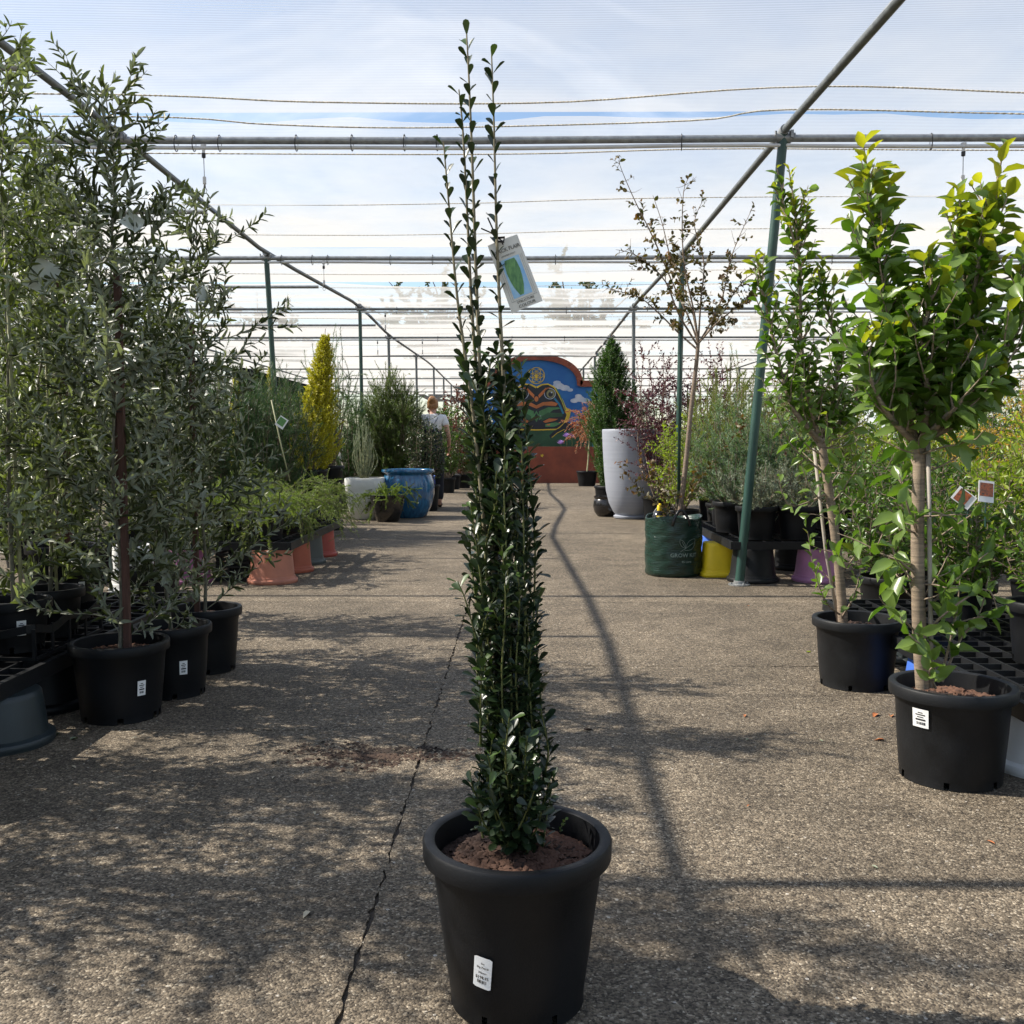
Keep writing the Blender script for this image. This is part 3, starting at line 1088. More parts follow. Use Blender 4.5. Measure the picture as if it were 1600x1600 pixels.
cl = [(-1.4, 2.7, "white shade cloth sheet of the roof above the potted holly's aisle end"),
      (2.7, 6.72, "white shade cloth sheet before the lacing slit, sky showing through"),
      (6.76, 11.3, "white shade cloth sheet between the first two roof pipes in view"),
      (11.3, 13.72, "white shade cloth sheet above the tall grey pot"),
      (13.75, 20.0, "creased white shade cloth sheet past the second lacing slit"),
      (19.9, 28.7, "creased white shade cloth sheet above the frog mural"),
      (28.6, 37.5, "creased white shade cloth sheet behind the frog mural"),
      (37.4, 46.3, "creased white shade cloth sheet at the far end of the house")]
for i, (a, b, t) in enumerate(cl):
    cloth_sheet(a, b, 300 + i, t, gap0=(0.1, 0.1, 0.24, 0.05, 0.3, 0.1, 0.1, 0.1)[i], gap1=(0, 0, 0, 0, 0.1, 0, 0, 0)[i], wide=(0.1, 2.0, 0.45) if i == 4 else None, far=i >= 4)


def cloth_wall(p0, p1, z0, z1, label, seed):
    r = rng(seed)
    nx, nz = 120, 14
    t = np.linspace(0, 1, nx)
    p0, p1 = np.array(p0), np.array(p1)
    d = p1 - p0
    nv = np.array([-d[1], d[0]]) / np.linalg.norm(d)
    L = np.linalg.norm(d)
    off = 0.07 * np.sin(t * L * 2.1 + r.random() * 6) + 0.05 * np.sin(t * L * 5.3)
    V = []
    for k in range(nz):
        f = k / (nz - 1)
        q = p0 + d * t[:, None] + nv * (off * (1 - 0.8 * f))[:, None]
        V.append(np.concatenate([q, np.full((nx, 1), z0 + (z1 - z0) * f)], 1))
    V = np.concatenate(V)
    i, j = np.meshgrid(np.arange(nz - 1), np.arange(nx - 1), indexing='ij')
    a = (i * nx + j).ravel()
    tri = np.concatenate([np.stack([a, a + 1, a + nx + 1], 1), np.stack([a, a + nx + 1, a + nx], 1)])
    o = link("shade_cloth_wall", raw_mesh("shade_cloth_wall", V, tri, M_CLOTH))
    tagit(o, label, "shade cloth")


cloth_wall((-24, 46.4), (24, 46.4), 0.02, ZP + 0.1, "white shade cloth wall closing the far end behind the mural", 1)
cloth_wall((-24, -1), (-24, 46.3), 0.02, ZP + 0.1, "white shade cloth side wall beyond the olive trees", 2)
cloth_wall((24, 46.3), (24, -1), 0.02, ZP + 0.1, "white shade cloth side wall beyond the ficus trees", 3)

# ================================================================== POTTED HOLLY (middle of the aisle)
def branch_mesh(name, items, mat, parent, n=5):
    """items: list of (path, r0, r1); tapered tubes, equal lengths done together"""
    groups = {}
    for p, r0, r1 in items:
        groups.setdefault(len(p), []).append((np.asarray(p, float), r0, r1))
    VV, FF, base = [], [], 0
    for k, lst in groups.items():
        p = np.stack([x[0] for x in lst])
        f = np.linspace(0, 1, k)[None]
        rad = np.array([x[1] for x in lst])[:, None] * (1 - f) + np.array([x[2] for x in lst])[:, None] * f
        t = norm(np.gradient(p, axis=1))
        ref = np.where(np.abs(t[:, :, 2]).mean(1)[:, None, None] < 0.9, np.array([0, 0, 1.0]), np.array([1.0, 0, 0]))
        u = norm(np.cross(t, np.broadcast_to(ref, t.shape)))
        w = np.cross(t, u)
        a = np.linspace(0, 2 * np.pi, n, endpoint=False)
        v = p[:, :, None, :] + rad[:, :, None, None] * (u[:, :, None, :] * np.cos(a)[None, None, :, None] + w[:, :, None, :] * np.sin(a)[None, None, :, None])
        i, j = np.meshgrid(np.arange(k - 1), np.arange(n), indexing='ij')
        j2 = (j + 1) % n
        q = np.stack([i * n + j, i * n + j2, (i + 1) * n + j2, (i + 1) * n + j], 2).reshape(-1, 4)
        tri = np.concatenate([q[:, [0, 1, 2]], q[:, [0, 2, 3]]])
        tri = (tri[None] + (np.arange(len(lst)) * k * n)[:, None, None]).reshape(-1, 3) + base
        VV.append(v.reshape(-1, 3))
        FF.append(tri)
        base += len(lst) * k * n
    off = np.array(parent.location)
    return link(name, raw_mesh(name, np.concatenate(VV) - off, np.concatenate(FF), mat), parent)


HB = G(808, 1556)
HB.z = 0
holly = thing("potted_holly", HB, "tall slender dark green columnar holly in a black pot standing alone in the aisle", "potted plant")
HH = 0.305
pot_parts(holly, HB.x, HB.y, 0, HH, 0.158, 0.122, M_BLACK, n=72, chips=1500, seed=3, chipsize=0.012, soil_drop=0.04, rimw=0.013)
# small weed and the split lip of the rim
r = rng(44)
hY = HB.y


def hp(pts, dy=0.0, wob=0.0):
    q = [P(px, py, hY + dy * (0.25 + 0.75 * i / (len(pts) - 1))) for i, (px, py) in enumerate(pts)]
    return smooth_path(q, 18)


tall = [hp([(797, 1325), (785, 1150), (776, 1000), (764, 780), (752, 620), (744, 430), (738, 250), (733, 130), (729, 50)], 0.0),
        hp([(805, 1325), (803, 1150), (800, 1000), (796, 760), (785, 560), (779, 440), (775, 330), (772, 200), (768, 82)], -0.03),
        hp([(790, 1325), (780, 1150), (770, 1000), (752, 770), (735, 610), (716, 480), (704, 350), (693, 222)], -0.02),
        hp([(796, 1325), (790, 1150), (778, 1000), (766, 800), (748, 620), (737, 480), (730, 330), (723, 200), (717, 140)], 0.03)]
mids = []
specs = [([(786, 1325), (772, 1200), (768, 1060), (748, 1010), (728, 940), (715, 908)], -0.05),
         ([(788, 1325), (778, 1150), (758, 960), (744, 850), (735, 785)], -0.06),
         ([(810, 1325), (828, 1150), (832, 1000), (836, 850), (824, 700), (813, 565)], -0.03),
         ([(806, 1325), (815, 1150), (820, 980), (818, 820), (815, 690)], -0.09),
         ([(800, 1325), (800, 1150), (796, 960), (788, 780), (790, 650)], -0.1),
         ([(812, 1325), (836, 1200), (846, 1120), (838, 1000), (842, 930)], 0.02),
         ([(796, 1325), (790, 1200), (784, 1060), (790, 940), (784, 850)], -0.11),
         ([(800, 1325), (812, 1180), (806, 1060), (812, 940), (806, 880)], -0.1),
         ([(790, 1325), (776, 1230), (766, 1160), (760, 1090), (758, 1040)], -0.04),
         ([(808, 1325), (826, 1230), (832, 1150), (826, 1060), (830, 1010)], -0.08),
         ([(786, 1325), (764, 1270), (745, 1245), (736, 1222)], -0.06),
         ([(812, 1325), (838, 1280), (852, 1245), (860, 1215)], -0.05),
         ([(800, 1325), (796, 1250), (790, 1180), (796, 1120)], -0.12),
         ([(796, 1325), (780, 1270), (770, 1215), (762, 1180)], -0.1),
         ([(806, 1325), (818, 1260), (820, 1200), (824, 1150)], -0.11),
         ([(800, 1325), (808, 1150), (800, 900), (796, 700), (778, 560)], 0.06),
         ([(804, 1325), (826, 1100), (828, 900), (812, 740), (800, 600)], 0.06),
         ([(792, 1325), (764, 1100), (752, 920), (744, 760), (736, 640)], 0.06),
         ([(800, 1325), (815, 1050), (824, 800), (806, 640), (795, 540)], 0.0),
         ([(796, 1325), (765, 1050), (750, 880), (740, 700), (724, 560)], 0.0),
         ([(790, 1320), (758, 1290), (748, 1262)], -0.07),
         ([(812, 1320), (836, 1300), (846, 1268)], -0.06)]
for s, dy in specs:
    mids.append(hp(s, dy))
# front twigs filling the column
for k in range(64):
    y0 = 590 + 10.6 * k + r.integers(-15, 15)
    cxh, whh = np.interp(y0, [560, 700, 800, 900, 1000, 1100, 1270], [765, 778, 780, 786, 792, 797, 799]), np.interp(y0, [560, 650, 700, 1000, 1270], [28, 36, 42, 44, 48])
    x0 = cxh + whh * r.uniform(-1, 1)
    mids.append(hp([(x0, y0 + 90), (x0 + r.normal(0, 10), y0 + 30), (x0 + r.normal(0, 14), y0 - 40)], r.uniform(-0.075, 0.07)))
for k in range(26):
    a_ = k * 2.4
    xb = 800 + 10 * math.cos(a_)
    yt = r.uniform(1175, 1285)
    xt = 798 + r.uniform(-48, 52)
    mids.append(hp([(xb, 1322), ((xb + xt) / 2, (1322 + yt) / 2 + 10), (xt, yt)], r.uniform(-0.12, 0.08)))
branch_mesh("stem", [(p, 0.0062, 0.0013) for p in tall], M_HOLSTEM, holly, 6)
branch_mesh("twig", [(p, 0.0026, 0.001) for p in mids], M_HOLTWIG, holly, 5)
lvs, wgt = [], []
for i, p in enumerate(tall):
    a = on_path(p, 0.0125, 0.029, 0.62, r, 0.55, 1.0, tipf=0.97, jit=0.3, taper=0.15)
    b_ = on_path(p, 0.006, 0.027, 0.85, r, 0.02, 0.6, jit=0.4, taper=0)
    lvs += [a, b_]
    wgt += [np.full(len(a['L']), -1.0), np.full(len(b_['L']), 0.0)]
for p in mids:
    a = on_path(p, 0.0062, 0.028, 0.85, r, 0.02, 1.0, tipf=0.93, jit=0.4, taper=0.1)
    lvs.append(a)
    wgt.append(np.full(len(a['L']), 0.0))
lv = cat_lv(lvs)
sc = np.concatenate(wgt) + lv['pos'][:, 1] * 2 + 0.25 * r.random(len(lv['L']))
split_leaves(lv, sc, T_OBOV, "holly", L_HOLLY, holly, 0.5, 300, 4)

# price sticker with its print
ang = -math.pi / 2 - 0.44
m = MB()
lz, lw, lh = 0.083, 0.034, 0.06
rr0 = 0.122 + (0.158 - 0.122) * (lz / (HH * 0.9)) + 0.0022
slope = (0.158 - 0.122) / (HH * 0.9)


def wrap(u, v, out=0.0):
    """u across, v up on the sticker, metres; slightly tilted"""
    ca, sa = math.cos(-0.13), math.sin(-0.13)
    uu, vv = u * ca - v * sa, u * sa + v * ca
    z = lz + lh / 2 + vv
    rr = rr0 + (z - lz) * slope + out
    a = ang + uu / rr
    return (HB.x + rr * math.cos(a), HB.y + rr * math.sin(a), z)


k = 8
vs2 = []
for i in range(k + 1):
    u = (i / k - 0.5) * lw
    q = 0.0022 if i in (0, k) else 0.0
    vs2 += [wrap(u, -lh / 2 + q), wrap(u, lh / 2 - q)]
m.add(vs2, [(2 * i, 2 * i + 2, 2 * i + 3, 2 * i + 1) for i in range(k)])
lab = m.build("price_label", M_LABEL, holly, True)
m = MB()
for s, size, v in (("Ilex", 0.0046, 0.0165), ("Sky Pencil", 0.0056, 0.0085), ("300mm", 0.0052, -0.0015), ("$198.95", 0.0078, -0.0115)):
    V, F = text_tris(s, size)
    m.add([wrap(p.x, p.y + v, 0.0006) for p in V], F)
u = -0.009
rr_ = random.Random(5)
while u < 0.009:
    w_ = rr_.choice((0.0003, 0.0006, 0.0010))
    m.add([wrap(u, -0.0205, 0.0006), wrap(u + w_, -0.0205, 0.0006), wrap(u + w_, -0.0145, 0.0006), wrap(u, -0.0145, 0.0006)], [(0, 1, 2, 3)])
    u += w_ + rr_.choice((0.0003, 0.0006))
o = m.build("lettering", M_INK, holly)
o.parent = lab

# picture tag tied to a stem
tY = hY - 0.012
A, B, Cc, D = P(762, 384, tY), P(808, 366, tY + 0.01), P(848, 470, tY + 0.012), P(800, 490, tY)


def tagp(u, v, out=0.0):
    p = A.lerp(B, u).lerp(D.lerp(Cc, u), v)
    n_ = (B - A).cross(D - A).normalized()
    if n_.y > 0:
        n_ = -n_
    return p + n_ * out + n_ * 0.004 * math.sin(u * 3.14)


m = MB()
gx_, gy_ = 8, 10
vv = [tagp(i / gx_, j / gy_, s) for s in (0.0, -0.0006) for j in range(gy_ + 1) for i in range(gx_ + 1)]
nn = (gx_ + 1) * (gy_ + 1)
fs = []
for j in range(gy_):
    for i in range(gx_):
        a = j * (gx_ + 1) + i
        fs.append((a, a + 1, a + gx_ + 2, a + gx_ + 1))
        fs.append((nn + a, nn + a + gx_ + 1, nn + a + gx_ + 2, nn + a + 1))
m.add(vv, fs)
tag_ = m.build("plant_tag", M_CARD, holly, True)
tag_["label"] = "cream picture tag tied to the holly stem"


def tagpart(nm, mat, fn):
    m_ = MB()
    fn(m_)
    o_ = m_.build(nm, mat, holly)
    o_.parent = tag_
    return o_


M_TAGSKY = plain("printed_sky", (0.16, 0.4, 0.72), 0.4, 0.3, 30, col2=(0.42, 0.62, 0.72))
M_TAGGRN = plain("printed_foliage", (0.16, 0.34, 0.1), 0.4, 0.4, 200, col2=(0.05, 0.15, 0.05), stretch=(1, 1, 0.3))
M_TAGTXT = plain("grey_print", (0.16, 0.15, 0.12), 0.5, 0.2, 40)


def strip(m_, u0, u1, v0, v1, out, n_=6):
    vs = []
    for i in range(n_ + 1):
        uu = u0 + (u1 - u0) * i / n_
        vs += [tagp(uu, v0, out), tagp(uu, v1, out)]
    m_.add(vs, [(2 * i, 2 * i + 2, 2 * i + 3, 2 * i + 1) for i in range(n_)])


tagpart("picture", M_TAGSKY, lambda q: strip(q, 0.2, 0.8, 0.27, 0.83, 0.0006))


def foliage_print(q):
    prof = [(0.29, .16), (.36, .2), (.46, .22), (.58, .2), (.68, .16), (.76, .1), (.81, .06)]
    vs = []
    for v, w_ in prof:
        vs += [tagp(0.47 - w_, v, .0011), tagp(.47, v, .0011), tagp(0.47 + w_, v, .0011)]
    fs_ = []
    for i in range(len(prof) - 1):
        fs_ += [(3 * i, 3 * i + 1, 3 * i + 4, 3 * i + 3), (3 * i + 1, 3 * i + 2, 3 * i + 5, 3 * i + 4)]
    q.add(vs, fs_)


tagpart("printed_shrub", M_TAGGRN, foliage_print)


def tag_text(q):
    wm = (B - A).length
    hm = (D - A).length
    for s, size, uc, v in (("BLACK FLAIR", .155, .5, .17), ("JAPANESE HOLLY", .06, .5, .235), ("STRUCTURE", .1, .52, .91), ("COLOUR", .13, .52, .975)):
        V, F = text_tris(s, size)
        q.add([tagp(uc + p_.x, v - p_.y * wm / hm, .0011) for p_ in V], F)
    for uu in (0.1, 0.155, 0.845, 0.9):
        strip(q, uu, uu + 0.006, 0.27, 0.85, 0.0011, 1)
    strip(q, 0.08, 0.92, .86, .864, .0011, 2)


tagpart("lettering", M_TAGTXT, tag_text)


def tie_fn(q):
    c_ = P(776, 372, tY - 0.006)
    q.tube([P(752, 357, tY), P(768, 364, tY - .008), c_, P(783, 375, tY - .012), P(786, 382, tY - 0.006)], 0.0013, 5)
    q.tube([P(762, 340, tY - .012), P(770, 358, tY - .012), c_], 0.0014, 5)
    q.tube([c_, P(788, 371, tY - 0.014), P(787, 378, tY - 0.012), P(778, 377, tY - .012)], 0.0022, 6)


tagpart("tie", M_TIE, tie_fn)
# small weed in the same pot
m_w = []
wb = G(875, 1300, HH - 0.035)
wp = grow(wb, (0, 0, 1), 0.03, r, 4, 0.1)
m = MB()
m.tube(wp, 0.001, 5)
m.build("weed_stem", M_HOLTWIG, holly)
leaf_batch("weed_leaves", on_path(wp, 0.0035, 0.008, 0.9, r), T_ROUND, L_MID, holly, 3, "stuff", 0.7)


# ================================================================== OLIVES
def olive(x, y, z, h, top, spread, label, potdim, leafm, seed, stake=None, group=None, nb=46, n_obj=0, low=0.03, tagpos=None, sticker_ang=None, L=0.047, lean=(0, 0)):
    """a staked young olive in a pot; top is the height of the tip above the pot's foot"""
    r = rng(seed)
    root = thing("potted_olive", (x, y, z), label, "potted tree", group)
    ph, rt, rb = potdim
    pot_parts(root, x, y, z, ph, rt, rb, M_BLACK, n=44, chips=160, seed=seed)
    zt = z + ph - 0.04
    pts = [(x, y, zt - 0.03)]
    for i in range(1, 8):
        f = i / 7
        pts.append((x + lean[0] * f + r.normal(0, 0.012), y + lean[1] * f + r.normal(0, 0.012), zt + (top - ph + 0.04) * f))
    tp = smooth_path(pts, 26)
    branch_mesh("trunk", [(tp, 0.0085, 0.0012)], M_OLBARK, root, 7)
    br, lv = [], []
    H = tp[-1, 2] - tp[0, 2]
    nb = int(nb * 1.55)
    spread *= 1.45
    L *= 1.22
    for k in range(nb):
        f = low + (0.95 - low) * (k + r.random()) / nb
        i = f * (len(tp) - 1)
        i0 = int(i)
        b0 = tp[i0] + (tp[min(i0 + 1, len(tp) - 1)] - tp[i0]) * (i - i0)
        a = k * 2.4 + r.normal(0, 0.4)
        el = r.uniform(0.2, 0.95)
        ln = spread * (0.5 + 0.65 * r.random()) * (1.15 - 0.8 * f ** 2) * (0.8 if f < 0.15 else 1)
        p = grow(b0, (math.cos(a) * math.cos(el), math.sin(a) * math.cos(el), math.sin(el)), ln, r, 7, 0.1, lift=0.05)
        br.append((p, 0.0026, 0.0008))
        lv.append(on_path(p, 0.033, L, 0.85, r, 0.12, 1.0, pairs=True, jit=0.45, tipf=0.8, up=0.1))
        for q in range(int(r.integers(1, 4))):
            t_ = int(r.integers(2, 6))
            dd = norm(p[t_ + 1] - p[t_]) + r.normal(0, 0.55, 3)
            p2 = grow(p[t_], dd, ln * 0.45, r, 4, 0.1, lift=0.04)
            br.append((p2, 0.0014, 0.0006))
            lv.append(on_path(p2, 0.028, L * 0.9, 0.8, r, 0.1, 1.0, pairs=True, jit=0.45, tipf=0.8, up=0.1))
    lv.append(on_path(tp, 0.04, L, 0.6, r, 0.55, 1.0, pairs=True, jit=0.3, tipf=0.9))
    branch_mesh("branches", br, M_OLTWIG, root, 4)
    lv = cat_lv(lv)
    wr = 0.27
    if n_obj:
        dist = np.linalg.norm(lv['pos'] - np.array([0, 0, CAM_H]), axis=1)
        split_leaves(lv, dist - 0.25 * lv['pos'][:, 2] + 0.2 * r.random(len(dist)), T_LANCE, "olive" + leafm.name, leafm, root, wr, n_obj, seed)
    else:
        leaf_batch("foliage", lv, T_SMALL, leafm, root, seed, "stuff", wr * 1.2)
    if stake:
        for (sx, sy, sh, sr, sm) in stake:
            m = MB()
            if sm is M_STAKE:
                m.box((x + sx, y + sy, zt - 0.03 + sh / 2), (sr * 2, sr * 2, sh))
            else:
                m.tube([(x + sx, y + sy, zt - 0.04), (x + sx * 0.7, y + sy, zt + sh / 2), (x + sx * 0.5, y + sy, zt + sh)], sr, 7)
            m.build("stake", sm, root, sm is not M_STAKE)
        for fz in (0.35, 0.62, 0.85):
            zz = zt + stake[0][2] * fz
            m = MB()
            a = np.linspace(0, 6.28, 12)
            q = tp[np.argmin(abs(tp[:, 2] - zz))]
            m.tube([((q[0] + x + stake[0][0]) / 2 + 0.022 * math.cos(t), y + 0.016 * math.sin(t), zz) for t in a], 0.0022, 4, False)
            m.build("tie", M_TIE, root, True)
    if sticker_ang is not None:
        sticker(root, x, y, z + ph * 0.36, rb + (rt - rb) * 0.5, sticker_ang, 0.03, 0.055, rad_slope=(rt - rb) / ph)
    if tagpos:
        for (px, py, ang_, sz) in tagpos:
            c_ = P(px, py, y - 0.05)
            m = MB()
            ca, sa = math.cos(ang_), math.sin(ang_)
            e1 = Vector((ca, 0.25, sa)) * sz
            e2 = Vector((-sa, 0.1, ca)) * sz * 1.35
            g = []
            for j in range(5):
                for i in range(5):
                    g.append(c_ + e1 * (i / 4 - .5) + e2 * (j / 4 - .5) + Vector((0, 0.02 * math.sin(i / 4 * 3.1), 0)))
            m.add(g, [(j * 5 + i, j * 5 + i + 1, j * 5 + i + 6, j * 5 + i + 5) for j in range(4) for i in range(4)])
            m.build("plant_tag", M_CARDW, root, True)
    return root


OP = (0.295, 0.165, 0.13)
p1, p2, p3 = G(190, 1118), G(272, 1083), G(322, 1046)
olive(p1.x, p1.y, 0, 0.29, 2.34, 0.34, "tall olive with two dark wooden stakes in the black pot nearest the grid bench", (0.285, 0.166, 0.14), L_OLIVE, 21, stake=[(0.03, 0.0, 1.42, 0.011, M_STAKE), (0.0, 0.05, 1.1, 0.011, M_STAKE)], nb=64, n_obj=300, sticker_ang=-0.72, lean=(0.02, 0), tagpos=[(205, 345, 1.0, 0.055)])
olive(p2.x, p2.y, 0, 0.29, 1.55, 0.28, "shorter olive in the middle one of three black pots beside the bench", (0.285, 0.142, 0.122), L_OLIVE, 22, nb=36, n_obj=0, sticker_ang=-0.95)
olive(p3.x, p3.y, 0, 0.29, 2.1, 0.36, "olive tied to one brown stake in the black pot farthest along the aisle", (0.285, 0.150, 0.128), L_OLIVE, 23, stake=[(-0.03, -0.01, 1.32, 0.0105, M_STAKE)], nb=46, n_obj=300, tagpos=[(316, 458, 0.1, 0.05)])

# bench A with olives in a carrier
ZA = 0.235
benchA = grid_bench(-2.75, -1.69, 1.5, 5.1, ZA, "black plastic grid bench carrying olives beside three big black pots", 0.1)
for (x, y, mt, t) in ((-1.76, 3.28, M_DKGREEN, "slate green upturned pot propping the olive bench, nearest the bench edge"), (-1.84, 3.75, M_BLACK, "black upturned pot under the olive bench behind the big olive pot"),
                      (-2.5, 3.1, M_BLACK, "black upturned pot under the back of the olive bench"), (-1.88, 1.75, M_DKGREEN, "slate green upturned pot propping the near end of the olive bench"),
                      (-1.95, 4.5, M_RED, "dark red upturned pot under the far end of the olive bench"), (-2.5, 4.5, M_BLACK, "black upturned pot under the far back corner of the olive bench")):
    upturned((x, y, 0), ZA - 0.0555, 0.16, 0.135, mt, t)


def carrier(x, y, z, nx, ny, s, label):
    """open black carrying tray: low lattice base, uprights and a waved top band"""
    root = thing("pot_carrier", (x, y, z), label, "tray")
    Wx, Wy, H = nx * s, ny * s, 0.125
    m = MB()
    for i in range(nx * 2 + 1):
        m.box((x - Wx / 2 + i * s / 2, y, z + 0.006), (0.012, Wy, 0.012))
    for j in range(ny * 2 + 1):
        m.box((x, y - Wy / 2 + j * s / 2, z + 0.008), (Wx + 0.01, 0.012, 0.0125))
    m.build("base", M_BLACK2, root)
    m = MB()
    pts = []
    for i in range(41):
        t = i / 40 * (2 * Wx + 2 * Wy)
        if t < Wx:
            px_, py_ = -Wx / 2 + t, -Wy / 2
        elif t < Wx + Wy:
            px_, py_ = Wx / 2, -Wy / 2 + t - Wx
        elif t < 2 * Wx + Wy:
            px_, py_ = Wx / 2 - (t - Wx - Wy), Wy / 2
        else:
            px_, py_ = -Wx / 2, Wy / 2 - (t - 2 * Wx - Wy)
        pts.append((x + px_, y + py_, z + H - 0.02 + 0.012 * math.cos(t / s * 6.283)))
    for a, b in zip(pts[:-1], pts[1:]):
        a, b = Vector(a), Vector(b)
        up = Vector((0, 0, 0.015))
        n_ = (b - a).cross(up).normalized() * 0.003
        m.add([a - up - n_, b - up - n_, b + up - n_, a + up - n_, a - up + n_, b - up + n_, b + up + n_, a + up + n_], [(0, 1, 2, 3), (4, 7, 6, 5), (3, 2, 6, 7), (0, 4, 5, 1)])
    m.build("top_band", M_BLACK2, root)
    for i in range(nx * 2 + 1):
        for yy_ in (-Wy / 2, Wy / 2):
            q = MB()
            q.box((x - Wx / 2 + i * s / 2, y + yy_, z + H / 2), (0.013, 0.007, H - 0.02))
            q.build("upright", M_BLACK2, root)
    for j in range(1, ny * 2):
        for xx_ in (-Wx / 2, Wx / 2):
            q = MB()
            q.box((x + xx_, y - Wy / 2 + j * s / 2, z + H / 2), (0.007, 0.013, H - 0.02))
            q.build("upright", M_BLACK2, root)
    return root


cz = ZA + 0.0
carrier(-1.87, 3.76, cz, 1, 2, 0.28, "black carrying tray with a wavy top band holding two olive pots")
op = (0.19, 0.12, 0.1)
zo = cz + 0.0145
olive(-1.87, 3.62, zo, 0.19, 2.28, 0.24, "pale green olive on a thin cane in the tray pot with a white label", op, L_OLIVE2, 31, stake=[(0.03, 0, 1.5, 0.007, M_BAMBOO)], nb=50, n_obj=300, sticker_ang=-0.9, tagpos=[(66, 432, -0.5, 0.085)], L=0.05)
olive(-1.87, 3.9, zo, 0.19, 2.05, 0.25, "pale green olive on a cane in the rear pot of the carrying tray", op, L_OLIVE2, 32, stake=[(0.03, 0, 1.35, 0.006, M_BAMBOO)], nb=46, tagpos=[(28, 535, -0.3, 0.085)], L=0.05)
carrier(-1.87, 2.9, cz, 1, 2, 0.28, "black carrying tray at the near end of the olive bench")
olive(-1.87, 2.76, zo, 0.19, 1.75, 0.25, "olive in the front pot of the near carrying tray", op, L_OLIVE, 33, stake=[(0.02, 0, 1.3, 0.006, M_BAMBOO)], nb=34)
olive(-1.87, 3.04, zo, 0.19, 1.85, 0.25, "olive in the rear pot of the near carrying tray", op, L_OLIVE2, 34, stake=[(0.02, 0, 1.3, 0.006, M_BAMBOO)], nb=36, L=0.05)
olive(-2.3, 3.1, ZA, 0.3, 2.2, 0.36, "bushy olive at the back of the bench behind the carrying trays", (0.28, 0.15, 0.125), L_OLIVE, 35, stake=[(0.03, 0, 1.4, 0.01, M_STAKE)], nb=46)
olive(-1.9, 2.3, ZA, 0.3, 2.55, 0.34, "tall airy olive out of view at the near end of the olive bench, added for dappled shade", (0.28, 0.15, 0.125), L_OLIVE, 40, stake=[(0.03, 0, 1.4, 0.01, M_STAKE)], nb=56)  # unseen; added and made tall so its crown dapples the aisle
olive(-2.4, 2.45, ZA, 0.3, 2.5, 0.36, "tall airy olive out of view at the near back corner of the olive bench, added for dappled shade", (0.28, 0.15, 0.125), L_OLIVE, 42, stake=[(0.03, 0, 1.4, 0.01, M_STAKE)], nb=56)  # also out of view, added to throw more dappled shade on the aisle
olive(-2.2, 4.75, ZA, 0.3, 2.1, 0.36, "bushy olive in the big black pot at the back of the bench", (0.3, 0.15, 0.125), L_OLIVE, 36, stake=[(0.03, 0, 1.4, 0.01, M_STAKE)], nb=50)
olive(-2.02, 4.34, ZA, 0.3, 1.95, 0.32, "olive in a tall black pot with a narrow label behind the tray", (0.33, 0.14, 0.12), L_OLIVE, 37, stake=[(0.03, 0, 1.3, 0.01, M_STAKE)], nb=44, sticker_ang=-0.55)
olive(-2.6, 5.5, 0, 0.3, 2.35, 0.36, "tall olive on the concrete behind the far corner of the bench", (0.3, 0.16, 0.135), L_OLIVE, 38, stake=[(0.03, 0, 1.4, 0.01, M_STAKE)], nb=50)
olive(-2.1, 5.6, 0, 0.3, 2.1, 0.34, "olive on the concrete just past the end of the bench", (0.3, 0.16, 0.135), L_OLIVE, 39, stake=[(0.03, 0, 1.3, 0.01, M_STAKE)], nb=44)


